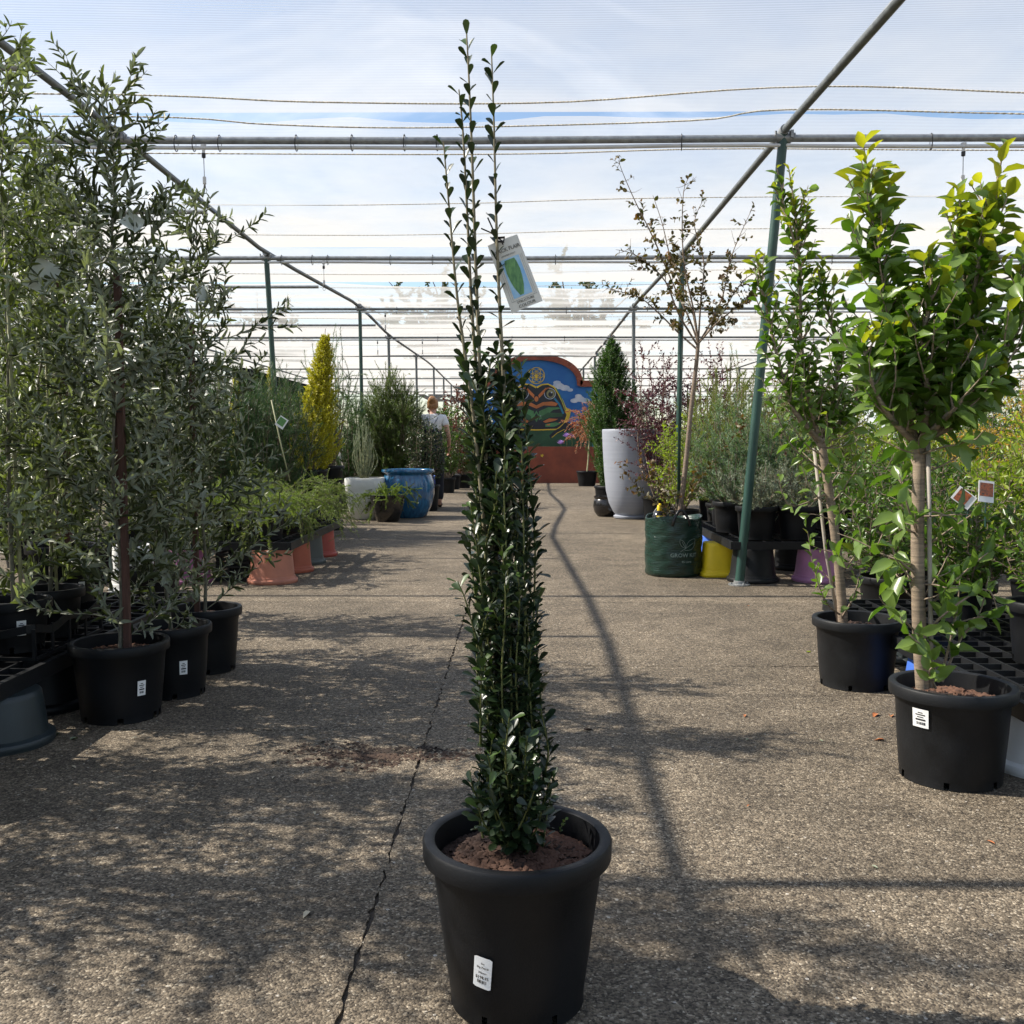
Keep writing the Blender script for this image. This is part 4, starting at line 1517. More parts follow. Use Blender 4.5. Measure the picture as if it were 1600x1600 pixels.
# ================================================================== FICUS
def ficus(base, potdim, trunk_px, forks, label, seed, n_obj, extra=None, L=0.068, stake_px=None, sticker_ang=None, trunk_r=(0.021, 0.016), group=None, low_n=22):
    r = rng(seed)
    x, y = base.x, base.y
    root = thing("potted_ficus", (x, y, 0), label, "potted tree", group)
    ph, rt, rb = potdim
    pot_parts(root, x, y, 0, ph, rt, rb, M_BLACK2, n=60, chips=420, seed=seed, chipsize=0.02, soil_drop=0.05, rimw=0.014)
    tp = smooth_path([P(px, py, y + dy) for px, py, dy in trunk_px], 16)
    branch_mesh("trunk", [(tp, trunk_r[0], trunk_r[1])], M_FICBARK, root, 12)
    br, lv = [], []
    for pts, dens, tipf in forks:
        p = smooth_path([P(px, py, y + dy) for px, py, dy in pts], 18)
        br.append((p, 0.0115 if len(pts) > 3 else 0.006, 0.0022))
        lv.append(on_path(p, 0.014, L, 0.75, r, 0.2, 1.0, jit=0.4, tipf=tipf, taper=0.3))
        seg = np.linalg.norm(np.diff(p, axis=0), axis=1).sum()
        nb = int(seg * dens * 1.9)
        for k in range(nb):
            f = 0.08 + 0.8 * (k + r.random()) / nb
            i0 = int(f * 17)
            t_ = norm(p[min(i0 + 1, 17)] - p[i0])
            a = k * 2.4 + r.normal(0, 0.3)
            el = r.uniform(0.25, 0.9)
            dd = norm(np.array([math.cos(a) * math.cos(el), math.sin(a) * math.cos(el), math.sin(el)]) + 0.5 * t_)
            ln = (0.1 + 0.16 * r.random()) * (1.15 - 0.7 * f)
            q = grow(p[i0], dd, ln, r, 6, 0.1, lift=0.12)
            br.append((q, 0.0036, 0.0013))
            lv.append(on_path(q, 0.02, L, 0.85, r, 0.2, 1.0, jit=0.45, tipf=0.15 if f > 0.72 else (0.8 if f > 0.45 else 0.95), taper=0.3, up=-0.1 if f > 0.4 else -0.4))
    for (pts, sp_, tipf) in (extra or []):
        p = smooth_path([P(px, py, y + dy) for px, py, dy in pts], 12)
        br.append((p, 0.0045, 0.0013))
        lv.append(on_path(p, sp_, L * 0.95, 0.85, r, 0.2, 1.0, jit=0.45, tipf=tipf, taper=0.2))
    for k in range(low_n):
        i0 = int(r.integers(3, 15))
        a = k * 2.4 + r.normal(0, 0.3)
        q = grow(tp[i0], (math.cos(a), math.sin(a), r.uniform(0.1, 0.9)), r.uniform(0.1, 0.27), r, 7, 0.12, lift=0.02)
        br.append((q, 0.0035, 0.0013))
        lv.append(on_path(q, 0.026, L, 0.95, r, 0.3, 1.0, jit=0.5, tipf=0.9, taper=0.2, up=-0.35))
    branch_mesh("branches", br, M_FICBARK, root, 6)
    lv = cat_lv(lv)
    dist = np.linalg.norm(lv['pos'] - np.array([0, 0, CAM_H]), axis=1)
    split_leaves(lv, dist + 0.15 * r.random(len(dist)), T_OVAL, "ficus", L_FICUS, root, 0.46, n_obj, seed)
    if stake_px:
        m = MB()
        m.tube([P(px, py, y + dy) for px, py, dy in stake_px], 0.007, 8)
        m.build("stake", M_STAKEG, root, True)
    if sticker_ang is not None:
        sticker(root, x, y, ph * 0.62, rb + (rt - rb) * 0.72, sticker_ang, 0.05, 0.055, rad_slope=(rt - rb) / ph)
    return root


f1, f2 = G(1337, 1069), G(1484, 1213)
ficus(f1, (0.285, 0.168, 0.145), [(1318, 985, 0), (1312, 900, 0), (1300, 800, 0), (1288, 720, 0), (1284, 690, 0)],
      [([(1285, 700, 0), (1268, 640, 0), (1252, 540, 0.02), (1250, 440, 0), (1245, 350, 0), (1232, 262, 0)], 26, 0.72),
       ([(1285, 695, 0), (1300, 640, 0.06), (1310, 560, 0.05), (1290, 470, 0.04), (1284, 400, 0.03)], 22, 0.92),
       ([(1283, 690, 0), (1240, 640, -0.05), (1215, 560, -0.05), (1195, 470, -0.03), (1180, 395, -0.02)], 15, 0.93),
       ([(1284, 690, 0), (1330, 640, 0.1), (1350, 580, 0.12), (1345, 500, 0.1)], 16, 0.95),
       ([(1282, 700, 0), (1250, 650, 0.1), (1232, 590, 0.12)], 14, 0.95),
       ([(1246, 400, 0), (1228, 330, -0.02), (1208, 290, -0.02)], 8, 0.8)],
      "ficus with a thin leaning trunk in the black pot behind the larger ficus pot", 61, 300,
      [([(1312, 960, -0.02), (1290, 940, -0.08), (1272, 890, -0.1), (1262, 830, -0.1)], 0.02, 0.9),
       ([(1315, 965, -0.02), (1335, 930, -0.1), (1345, 880, -0.12), (1335, 860, -0.1)], 0.022, 0.95),
       ([(1310, 900, 0), (1345, 850, -0.05), (1330, 790, -0.05)], 0.03, 0.95),
       ([(1290, 740, 0), (1240, 700, -0.06), (1210, 640, -0.06), (1190, 590, -0.05)], 0.022, 0.95),
       ([(1296, 770, 0), (1235, 790, -0.06), (1215, 740, -0.08)], 0.024, 0.95)],
      stake_px=[(1312, 985, 0.03), (1290, 860, 0.03), (1272, 700, 0.02)], L=0.066)
ficus(f2, (0.29, 0.168, 0.146), [(1442, 1075, -0.02), (1437, 1000, -0.02), (1434, 900, -0.02), (1434, 800, -0.01), (1438, 690, 0)],
      [([(1438, 700, 0), (1415, 640, 0), (1398, 560, 0), (1385, 470, 0), (1368, 380, 0), (1358, 290, 0), (1348, 222, 0)], 34, 0.7),
       ([(1440, 700, 0), (1465, 640, 0.03), (1495, 560, 0.04), (1520, 460, 0.05), (1545, 350, 0.05), (1570, 222, 0.05)], 34, 0.66),
       ([(1440, 700, 0), (1450, 620, -0.08), (1440, 540, -0.1), (1455, 460, -0.1), (1450, 400, -0.08)], 26, 0.95),
       ([(1440, 690, 0), (1490, 640, 0.12), (1510, 520, 0.14), (1505, 400, 0.12), (1498, 292, 0.1)], 30, 0.78),
       ([(1440, 690, 0), (1400, 640, 0.12), (1420, 560, 0.14), (1430, 480, 0.12)], 22, 0.95),
       ([(1440, 690, 0), (1510, 650, -0.06), (1560, 580, -0.08), (1592, 480, -0.06), (1600, 380, -0.05)], 26, 0.9),
       ([(1438, 700, 0), (1390, 650, -0.08), (1360, 590, -0.1), (1345, 520, -0.08)], 18, 0.95),
       ([(1438, 690, 0), (1480, 650, -0.12), (1520, 610, -0.14), (1560, 600, -0.14)], 18, 0.98)],
      "broad ficus with a pale ringed trunk in the black pot beside the white upturned pot", 62, 300,
      [([(1436, 840, -0.02), (1418, 790, -0.06), (1405, 740, -0.08)], 0.03, 0.95),
       ([(1436, 900, -0.02), (1400, 870, -0.06), (1385, 830, -0.06), (1372, 850, -0.06)], 0.03, 0.98),
       ([(1438, 860, 0), (1480, 830, -0.05), (1540, 790, -0.05)], 0.035, 0.98),
       ([(1440, 960, 0), (1500, 900, -0.05), (1560, 850, -0.05)], 0.03, 0.98),
       ([(1470, 1060, -0.02), (1490, 980, -0.06), (1498, 930, -0.06), (1500, 905, -0.06)], 0.022, 0.55),
       ([(1472, 1065, -0.02), (1500, 1000, -0.04), (1530, 960, -0.05), (1545, 900, -0.05)], 0.024, 0.95),
       ([(1466, 1065, -0.03), (1450, 1020, -0.1), (1420, 990, -0.12), (1405, 960, -0.12)], 0.024, 0.95),
       ([(1440, 1000, 0), (1475, 960, -0.1), (1540, 920, -0.1), (1560, 960, -0.1)], 0.03, 0.98),
       ([(1462, 1075, -0.04), (1452, 1050, -0.1), (1462, 1040, -0.12)], 0.02, 0.98)],
      stake_px=[(1456, 1075, -0.03), (1453, 900, -0.03), (1450, 680, -0.02)], sticker_ang=math.pi + 0.62, trunk_r=(0.021, 0.018), L=0.085)

# bench E and what carries it
ZE = 0.235
grid_bench(1.52, 2.72, 1.6, 4.9, ZE, "black plastic grid bench behind the two ficus pots", 0.1)
up_h = ZE - 0.0555
upturned((1.66, 3.06, 0), up_h, 0.165, 0.14, M_WHITE, "white upturned pot propping the bench beside the broad ficus")
upturned((1.68, 3.86, 0), up_h, 0.165, 0.14, M_BLUEPL, "blue upturned pot propping the bench between the two ficus")
upturned((2.5, 3.2, 0), up_h, 0.165, 0.14, M_BLACK, "black upturned pot under the back of the ficus side bench")
upturned((2.5, 4.5, 0), up_h, 0.165, 0.14, M_BLACK, "black upturned pot under the far back corner of the ficus side bench")
upturned((1.85, 4.6, 0), up_h, 0.165, 0.14, M_DKGREEN, "slate upturned pot under the far end of the ficus side bench")
upturned((1.85, 1.9, 0), up_h, 0.165, 0.14, M_GREYPL, "grey upturned pot propping the near end of the ficus side bench")


# ================================================================== SHRUBS
def shrub(name, x, y, z, w, h, kind, mat, label, cat, seed, pot=None, potm=None, nst=9, L=0.05, wr=0.5, dens=1.0, group=None, tm=None, n=20, lean=0.0, potname="pot", tipf=None, chips=0, tw=M_BARK, rim=0.011):
    """potted plant: stems fanned from the pot, leaves along them"""
    r = rng(seed)
    root = thing(name, (x, y, z), label, cat, group)
    zs = z
    if pot:
        pot_parts(root, x, y, z, pot[0], pot[1], pot[2], potm or M_BLACK, n=n, chips=chips, seed=seed, notch=False)
        zs = z + pot[0] - 0.05
    hh = h - (zs - z)
    br, lv = [], []
    if kind == 'leafy' or kind == 'feather' or kind == 'grassy':
        for k in range(nst):
            a = k * 2.4 + r.normal(0, 0.3)
            q = math.sqrt((k + 0.5) / nst)
            out = w / 2 * q
            le = hh * (1 - 0.35 * q * q) * r.uniform(0.8, 1.05)
            s0 = np.array([x + 0.03 * math.cos(a), y + 0.03 * math.sin(a), zs])
            e = np.array([x + out * math.cos(a) + lean * le, y + out * math.sin(a), zs + le])
            midp = (s0 + e) / 2 + np.array([out * .2 * math.cos(a), out * .2 * math.sin(a), -0.02]) + r.normal(0, 0.03 * hh, 3)
            p = smooth_path([s0, midp, e], 10)
            br.append((p, 0.006 * max(.5, hh), 0.0015))
            if kind == 'leafy':
                lv.append(on_path(p, 0.03 / dens, L, 0.8, r, 0.2, 1, jit=0.5, tipf=tipf))
                for j in range(int(9 * dens) + 1):
                    i0 = int(r.integers(2, 9))
                    dd = r.normal(0, 1, 3)
                    dd[2] = abs(dd[2]) * 0.8
                    p2 = grow(p[i0], dd, hh * r.uniform(0.12, 0.25), r, 4, 0.12)
                    br.append((p2, 0.003, 0.001))
                    lv.append(on_path(p2, 0.026 / dens, L, 0.8, r, 0.1, 1, jit=0.5, tipf=tipf))
            elif kind == 'feather':
                for j in range(int(13 * dens)):
                    i0 = int(r.integers(1, 9))
                    dd = norm(p[min(i0 + 1, 9)] - p[i0]) + r.normal(0, 0.6, 3)
                    p2 = grow(p[i0], dd, hh * r.uniform(0.15, 0.3), r, 5, 0.1, lift=0.06)
                    br.append((p2, 0.0022, 0.001))
                    lv.append(on_path(p2, 0.005, L, 0.8, r, 0.05, 1, jit=0.4))
            else:
                lv.append(on_path(p, 0.008 / dens, L, 0.4, r, 0.1, 1, jit=0.3, tipf=tipf))
    elif kind == 'spire' or kind == 'column':
        nb = int(150 * dens)
        tpth = smooth_path([(x, y, zs), (x + lean * hh * .5, y, zs + hh * .5), (x + lean * hh, y, zs + hh)], 12)
        br.append((tpth, 0.012, 0.003))
        for k in range(nb):
            f = (k + r.random()) / nb
            f = f ** 0.9
            prof = (1 - f) ** 0.8 * (0.92 + 0.08 * math.sin(f * 30)) if kind == 'spire' else (1 - f ** 3) * min(1, 0.65 + f) * (0.8 + 0.2 * math.sin(k))
            rad = w / 2 * prof
            a = k * 2.4
            b0 = np.array([x + lean * hh * f, y, zs + hh * f * 0.93])
            el = 0.9 if kind == 'spire' else 1.1
            dd = np.array([math.cos(a) * math.cos(el), math.sin(a) * math.cos(el), math.sin(el)])
            st = b0 + np.array([math.cos(a), math.sin(a), 0]) * rad * r.uniform(0.2, 0.6)
            p2 = grow(st, dd, max(0.06, rad * 0.9 + 0.05), r, 4, 0.12, lift=0.06)
            br.append((p2, 0.002, 0.001))
            lv.append(on_path(p2, 0.0045, L, 0.7, r, 0.0, 1, jit=0.5))
    elif kind == 'trail':
        for k in range(nst):
            a = k * 2.4 + r.normal(0, 0.4)
            le = w / 2 * r.uniform(0.7, 1.25)
            el = r.uniform(0.2, 1.0)
            p = grow((x, y, zs), (math.cos(a) * math.cos(el), math.sin(a) * math.cos(el), math.sin(el)), le * 1.3, r, 10, 0.08, droop=0.55)
            br.append((p, 0.003, 0.001))
            lv.append(on_path(p, 0.0028, L, 0.9, r, 0.1, 1, jit=0.5, up=0.3))
            for j in range(11):
                i0 = int(r.integers(2, 10))
                dd = norm(p[min(i0 + 1, 10)] - p[i0]) + r.normal(0, 0.6, 3)
                p2 = grow(p[i0], dd, r.uniform(0.07, 0.16), r, 4, 0.1)
                br.append((p2, 0.0018, 0.0008))
                lv.append(on_path(p2, 0.0028, L, 0.9, r, 0.0, 1, jit=0.5, up=0.3))
    branch_mesh("stems", br, tw, root, 4)
    lv = cat_lv(lv)
    leaf_batch("foliage", lv, tm or (T_NEEDLE if kind in ('feather', 'grassy', 'trail') else T_SMALL), mat, root, seed, "stuff", wr * (1.7 if kind in ('feather', 'grassy', 'trail') else 1.0))
    return root


def at_px(px, py, Y):
    """stand something on the ground at depth Y under pixel column px"""
    p = P(px, py, Y)
    return p.x, Y


# ---- left, bench B with trailing plants
ZB = 0.305
grid_bench(-3.35, -1.62, 6.95, 9.0, ZB, "black grid bench of trailing plants propped on terracotta pots", 0.12)
hB = ZB - 0.0555
upturned((-1.79, 7.12, 0), hB, 0.165, 0.14, M_TERRA, "pale terracotta upturned pot at the bench corner under the trailing plants")
upturned((-1.78, 7.72, 0), hB, 0.15, 0.13, M_TERRA2, "deep terracotta upturned pot second from the corner of the trailing plant bench")
upturned((-1.79, 8.25, 0), hB, 0.15, 0.13, M_GREYPL, "grey upturned pot between the deep terracotta and red pots")
upturned((-1.79, 8.78, 0), hB, 0.15, 0.13, M_RED, "red upturned pot at the far end of the trailing plant bench")
upturned((-2.4, 7.12, 0), hB, 0.16, 0.135, M_PURPLE, "mauve upturned pot under the trailing plant bench beside the white pot")
upturned((-3.1, 7.15, 0), hB, 0.16, 0.135, M_BLACK, "black upturned pot under the left end of the trailing plant bench")
upturned((-2.62, 6.66, 0), 0.32, 0.145, 0.125, M_WHITE, "white upturned pot on the concrete behind the olive pots")
# stacked black crate under the bench
m = MB()
cr_ = thing("crate", (-2.08, 7.3, 0), "black plastic crate with slotted sides pushed under the trailing plant bench", "crate")
for s in range(7):
    for (cx, cy, sx, sy) in ((-2.08, 7.13, 0.24, 0.012), (-2.08, 7.47, 0.24, 0.012), (-2.2, 7.3, 0.012, 0.328), (-1.96, 7.3, 0.012, 0.328)):
        q = MB()
        q.box((cx, cy, 0.018 + s * 0.03), (sx, sy, 0.018))
        q.build("slat", M_BLACK2, cr_)
for (cx, cy) in ((-2.19, 7.15), (-1.97, 7.15), (-2.19, 7.45), (-1.97, 7.45)):
    q = MB()
    q.box((cx, cy, 0.1075), (0.024, 0.024, 0.215))
    q.build("corner_post", M_BLACK2, cr_)
trl = [(-1.86, 7.22, "trailing bright green plant in the black pot over the pale terracotta pot", 0.85), (-1.84, 7.85, "trailing bright green plant above the deep terracotta pot", 0.8), (-1.88, 8.55, "trailing green plant hanging off the bench above the grey upturned pot", 0.95),
       (-2.33, 7.3, "trailing bright green plant above the mauve upturned pot", 0.75), (-2.45, 8.0, "trailing green plant in the middle of the low bench", 0.8), (-2.85, 7.35, "trailing green plant at the left end of the low bench", 0.75), (-2.5, 8.8, "trailing green plant at the back of the low bench", 0.7), (-3.05, 8.2, "trailing green plant at the back left of the low bench", 0.7)]
for i, (x, y, t, w) in enumerate(trl):
    shrub("trailing_plant", x, y, ZB, w, 0.45, 'trail', L_TRAIL, t, "potted plant", 700 + i, pot=(0.21, 0.14, 0.12), nst=30, L=0.019, wr=0.16, group=None, n=28)

# ---- left, dark feathery mass
fe = [(-3.0, 9.8, 0.9, 1.75, "dark feathery shrub beside the leaning left post"), (-2.5, 10.1, 0.9, 1.6, "dark feathery shrub behind the trailing plant bench"), (-3.6, 9.6, 1.0, 1.8, "dark feathery shrub behind the brown staked olive"),
      (-4.3, 9.4, 1.0, 1.7, "dark feathery shrub far behind the tall olive"), (-2.7, 11.0, 0.8, 1.75, "dark feathery shrub past the leaning left post"), (-5.2, 9.8, 1.0, 1.8, "dark feathery shrub behind the pale olives")]
for i, (x, y, w, h, t) in enumerate(fe):
    shrub("feathery_shrub", x, y, 0, w, h, 'feather', L_FEATH, t, "potted plant", 720 + i, pot=(0.32, 0.19, 0.16), nst=24, L=0.06, wr=0.055, dens=1.7)
lf = [(-3.55, 12.4, 0.9, 1.75, L_MID, "leafy green shrub in front of the black slatted wall"), (-4.6, 11.6, 1.0, 1.9, L_DARK, "dark leafy shrub left of the black slatted wall"), (-5.8, 11.5, 1.1, 2.2, L_DARK, "tall dark leafy shrub well behind the olives"),
      (-4.0, 8.0, 0.9, 1.5, L_DARK, "dark leafy shrub behind the white upturned pot"), (-3.6, 6.3, 0.8, 1.4, L_DARK, "dark leafy shrub behind the big olive"), (-4.6, 7.0, 0.9, 1.7, L_MID, "green leafy shrub behind the pale olives"), (-3.6, 5.2, 0.9, 1.3, L_DARK, "dark leafy shrub behind the olive bench"), (-7.0, 10.5, 1.2, 2.0, L_MID, "green leafy shrub far left behind the olives"), (-3.2, 3.0, 1.1, 2.2, L_DARK, "tall dark shrub out of view behind the near carrying tray, added to shade the paving"), (-3.3, 4.1, 1.1, 2.3, L_DARK, "tall dark shrub out of view behind the olive bench, added to shade the paving")]  # last two shrubs are out of view, added to shade the left paving
for i, (x, y, w, h, mt, t) in enumerate(lf):
    shrub("leafy_shrub", x, y, 0, w, h, 'leafy', mt, t, "potted plant", 740 + i, pot=(0.32, 0.19, 0.16), nst=16, L=0.055, dens=1.3)
x, y = at_px(422, 600, 12.2)
shrub("golden_conifer", x, y, 0, 0.3, 2.0, 'spire', L_GOLD, "thin golden conifer beside the leaning left post", "potted plant", 760, pot=(0.3, 0.16, 0.14), L=0.03, wr=0.4)
x, y = at_px(368, 600, 11.8)
shrub("golden_conifer", x, y, 0, 0.3, 1.85, 'spire', L_GOLD, "thin golden conifer half hidden behind the staked olive", "potted plant", 761, pot=(0.3, 0.16, 0.14), L=0.03, wr=0.4)
# ---- left, rack C: conifers on upturned pots
ZC = 0.38
grid_bench(-3.1, -2.05, 10.3, 11.6, ZC, "black grid bench carrying the leaning golden conifer", 0.12)
hC = ZC - 0.0555
for (x, y, t) in ((-2.25, 10.5, "black upturned pot at the corner under the golden conifer bench"), (-2.9, 10.5, "black upturned pot under the left of the golden conifer bench"), (-2.25, 11.4, "black upturned pot at the back of the golden conifer bench"), (-2.9, 11.4, "black upturned pot behind, under the golden conifer bench")):
    upturned((x, y, 0), hC, 0.2, 0.17, M_BLACK, t)
shrub("golden_conifer", -2.2, 10.55, ZC, 0.58, 1.82, 'spire', L_GOLD, "bright golden conifer leaning over the black pots beside the white pot", "potted plant", 762, pot=(0.34, 0.15, 0.13), L=0.034, wr=0.42, dens=3.4, lean=0.1)
shrub("grey_conifer", -2.13, 11.15, ZC, 0.6, 1.75, 'feather', L_BLUEGR, "soft grey green conifer just behind the golden conifer", "potted plant", 763, pot=(0.36, 0.15, 0.13), nst=12, L=0.04, wr=0.1)
# pots by the blue glazed one
wp_ = G(567, 813)


def glazed(name, x, y, prof, mat, label, cat="planter", n=40, power=None, soilz=None, soilr=None):
    root = thing(name, (x, y, 0), label, cat)
    m = MB()
    m.lathe(prof, n, (x, y, 0), power=power)
    m.build("body", mat, root, True, angle=R_(50))
    if soilz:
        m = MB()
        m.lathe([(0.001, soilz + 0.01), (soilr, soilz)], n, (x, y, 0), power=power)
        m.build("soil", M_SOIL, root, True)
    return root


glazed("square_planter", wp_.x, wp_.y + 0.2, [(r_ * 1.16, z_ * 1.1) for r_, z_ in [(0.001, 0.001), (0.125, 0.001), (0.14, 0.012), (0.185, 0.2), (0.205, 0.38), (0.208, 0.485), (0.204, 0.492), (0.188, 0.492), (0.184, 0.44)]], M_WHITEPOT, "white squared tapering planter beside the blue glazed pot", power=7, n=48, soilz=0.49, soilr=0.215)
shrub("silver_bush", wp_.x - 0.02, wp_.y + 0.2, 0.492, 0.3, 0.85, 'grassy', L_SILVER, "wispy silver green bush growing in the white squared planter", "plant", 764, nst=34, L=0.045, wr=0.13, dens=1.0, tw=M_BAMBOO)
bp_ = G(634, 811)
glazed("blue_planter", bp_.x, bp_.y + 0.32, [(r_ * 1.08, z_) for r_, z_ in [(0.001, 0.001), (0.2, 0.001), (0.22, 0.012), (0.29, 0.16), (0.325, 0.32), (0.325, 0.46), (0.295, 0.555), (0.285, 0.575), (0.292, 0.59), (0.322, 0.6), (0.33, 0.62), (0.322, 0.642), (0.29, 0.645), (0.275, 0.63), (0.272, 0.55)]], M_BLUEGL, "big blue glazed round planter with a rolled rim", n=56, soilz=0.57, soilr=0.275)
kp_ = G(604, 816)
glazed("bowl_planter", kp_.x, kp_.y + 0.12, [(0.001, 0.001), (0.125, 0.001), (0.14, 0.01), (0.19, 0.14), (0.215, 0.27), (0.222, 0.335), (0.214, 0.34), (0.205, 0.335), (0.2, 0.28)], M_DKGLAZE, "black glazed bowl planter in front of the blue planter", n=44, soilz=0.3, soilr=0.203)
shrub("trailing_succulent", kp_.x, kp_.y + 0.12, 0.302, 0.75, 0.3, 'trail', L_TRAIL, "light green trailing plant spilling from the black bowl planter", "plant", 765, nst=16, L=0.02, wr=0.4)
x, y = at_px(614, 735, 15.0)
shrub("weeping_conifer", x, y, 0, 0.75, 1.95, 'feather', L_CONI, "yellow green weeping conifer behind the blue glazed planter", "potted plant", 766, pot=(0.4, 0.24, 0.2), nst=56, L=0.045, wr=0.11, dens=2.1)
x, y = at_px(572, 700, 15.2)
shrub("grey_conifer", x, y, 0, 0.55, 1.55, 'feather', L_BLUEGR, "blue green conifer behind the silver bush", "potted plant", 767, pot=(0.36, 0.2, 0.17), nst=20, L=0.045, wr=0.12)
x, y = at_px(545, 640, 15.0)
shrub("feathery_shrub", x, y, 0, 0.7, 1.75, 'feather', L_CONID, "green feathery conifer behind the white squared planter", "potted plant", 768, pot=(0.36, 0.2, 0.17), nst=20, L=0.05, wr=0.12)
x, y = at_px(600, 560, 16.2)
shrub("climbing_rose", x, y, 0, 0.9, 2.35, 'leafy', L_MID, "sparse climber with pale new leaves rising above the weeping conifer", "potted plant", 769, pot=(0.36, 0.2, 0.17), nst=9, L=0.06, dens=0.5, tipf=0.3)
x, y = at_px(455, 640, 13.2)
shrub("leafy_shrub", x, y, 0, 0.9, 1.75, 'leafy', L_LIME, "yellow green leafy shrub before the black slatted wall", "potted plant", 770, pot=(0.36, 0.2, 0.17), nst=14, L=0.045, dens=1.3)
x, y = at_px(472, 640, 14.6)
shrub("leafy_shrub", x, y, 0, 0.9, 1.7, 'leafy', L_MID, "green leafy shrub between the slatted wall and the golden conifer", "potted plant", 771, pot=(0.36, 0.2, 0.17), nst=14, L=0.045, dens=1.2)
x, y = at_px(666, 700, 14.5)
shrub("leafy_shrub", x, y, 0, 0.6, 1.45, 'leafy', L_DARK, "dark small leaved shrub in front of the person", "potted plant", 772, pot=(0.38, 0.19, 0.16), nst=18, L=0.036, dens=1.9)
x, y = at_px(698, 680, 19.5)
shrub("leafy_shrub", x, y, 0, 0.9, 1.7, 'leafy', L_MID, "bright green round leafy shrub beside the person", "potted plant", 773, pot=(0.3, 0.17, 0.14), nst=16, L=0.06, dens=1.5)
x, y = at_px(724, 680, 21.5)
shrub("leafy_shrub", x, y, 0, 1.0, 1.55, 'leafy', L_MID, "green leafy shrub before the terracotta planter wall", "potted plant", 774, pot=(0.3, 0.17, 0.14), nst=16, L=0.06, dens=1.4)
x, y = at_px(706, 640, 21.0)
shrub("magnolia", x, y, 0, 0.75, 2.4, 'leafy', L_BRONZE, "bronze green magnolia rising behind the person", "potted plant", 775, pot=(0.3, 0.18, 0.15), nst=8, L=0.1, dens=0.9)
for i, px in enumerate((692, 703, 719, 734)):
    q = G(px, 756)
    shrub("pot_plant", q.x, q.y + 0.1, 0, 0.3, 0.75, 'leafy', L_DARK, ("small dark plant in the first little pot before the planter wall, nearest the person", "small dark plant in the second little pot from the person before the planter wall", "small dark plant in the third little pot from the person before the planter wall", "small dark plant in the fourth little pot from the person before the planter wall")[i], "potted plant", 780 + i, pot=(0.24, 0.15, 0.13), nst=5, L=0.05, dens=0.6)
q = G(681, 769)
upturned((q.x, q.y + 0.1, 0), 0.33, 0.12, 0.16, M_BLUEPL, "small blue bucket beside the person's feet", name="blue_bucket")

# black slatted wall at the left
M_SLAT = plain("matt_black_slats", (0.006, 0.006, 0.007), 0.9, 0.3, 8, spec=0.1)
sw = thing("slatted_wall", (-4.3, 19, 0), "black horizontal slat wall behind the leafy shrubs", "wall")
m = MB()
m.box((0, 0, 0), (0.04, 7.0, 0.085))
smesh = bpy.data.meshes.new("slat")
smesh.from_pydata(m.v, [], m.f)
smesh.materials.append(M_SLAT)
for k in range(20):
    link("slat", smesh, sw, (0.0, 0.0, 0.06 + k * 0.108))
for k in range(6):
    q = MB()
    q.box((-4.3 - 0.06, 15.8 + k * 1.28, 1.08), (0.07, 0.07, 2.16))
    q.build("wall_post", M_SLAT, sw)
q = MB()
q.box((-4.4, 19, 1.07), (0.012, 7.0, 2.1))
q.build("backing_sheet", M_SLAT, sw)


# ================================================================== MURAL WALL AND PLANTER
MY = 24.95
mw = thing("mural_wall", (P(838, 690, MY).x, MY, 0), "blue arched garden wall painted with a big frog under a terracotta coping", "mural wall")
SCL = MY / FPX
cx_m = mw.location.x


def mx(px, py, out=0.0):
    """a point of the painted face from the photograph's proportions: px offset from the frog's axis, py height"""
    return (cx_m + (px - 838) * SCL, MY - out, CAM_H + (688 - py) * SCL)


top = [(738, 601), (770, 601)]
for k in range(0, 25):
    a = math.pi - math.pi * k / 24
    top.append((838 + 66 * math.cos(a), 601 - 41 * math.sin(a) ** 0.85))
top += [(906, 601), (948, 601)]
m = MB()
zt = [mx(px, py) for px, py in top]
fr = [(p[0], MY, p[2]) for p in zt] + [(p[0], MY, 0.0) for p in zt]
bk = [(p[0], MY + 0.2, p[2]) for p in zt] + [(p[0], MY + 0.2, 0.0) for p in zt]
n_ = len(zt)
fs = []
for i in range(n_ - 1):
    fs += [(i, i + 1, n_ + i + 1, n_ + i), (2 * n_ + i, 3 * n_ + i, 3 * n_ + i + 1, 2 * n_ + i + 1), (i, 2 * n_ + i, 2 * n_ + i + 1, i + 1)]
fs += [(0, n_, 3 * n_, 2 * n_), (n_ - 1, 3 * n_ - 1, 4 * n_ - 1, 2 * n_ - 1)]
m.add(fr + bk, fs)
M_MBLUE = plain("mural_blue", (0.012, 0.09, 0.32), 0.7, 0.25, 1.5, 0.2, 40, col2=(0.03, 0.17, 0.4))
M_MGRN = plain("mural_green", (0.03, 0.085, 0.04), 0.7, 0.3, 3)
M_MDK = plain("mural_dark", (0.018, 0.024, 0.03), 0.7, 0.3, 6)
M_MGRN2 = plain("mural_bright_green", (0.07, 0.2, 0.08), 0.7, 0.3, 4)
M_MOR = plain("mural_orange", (0.42, 0.14, 0.045), 0.7, 0.3, 4)
M_MYEL = plain("mural_yellow", (0.6, 0.42, 0.04), 0.7, 0.25, 4)
M_MWHITE = plain("mural_cloud", (0.6, 0.62, 0.65), 0.8, 0.2, 4, col2=(0.22, 0.34, 0.52))
M_MEYE = plain("mural_eye", (0.2, 0.2, 0.1), 0.6, 0.2, 6)
M_MTEAL = plain("mural_teal", (0.02, 0.16, 0.28), 0.7, 0.4, 3)
M_WALLT = plain("terracotta_render", (0.3, 0.085, 0.045), 0.85, 0.3, 2.2, 0.4, 30, col2=(0.16, 0.045, 0.03))
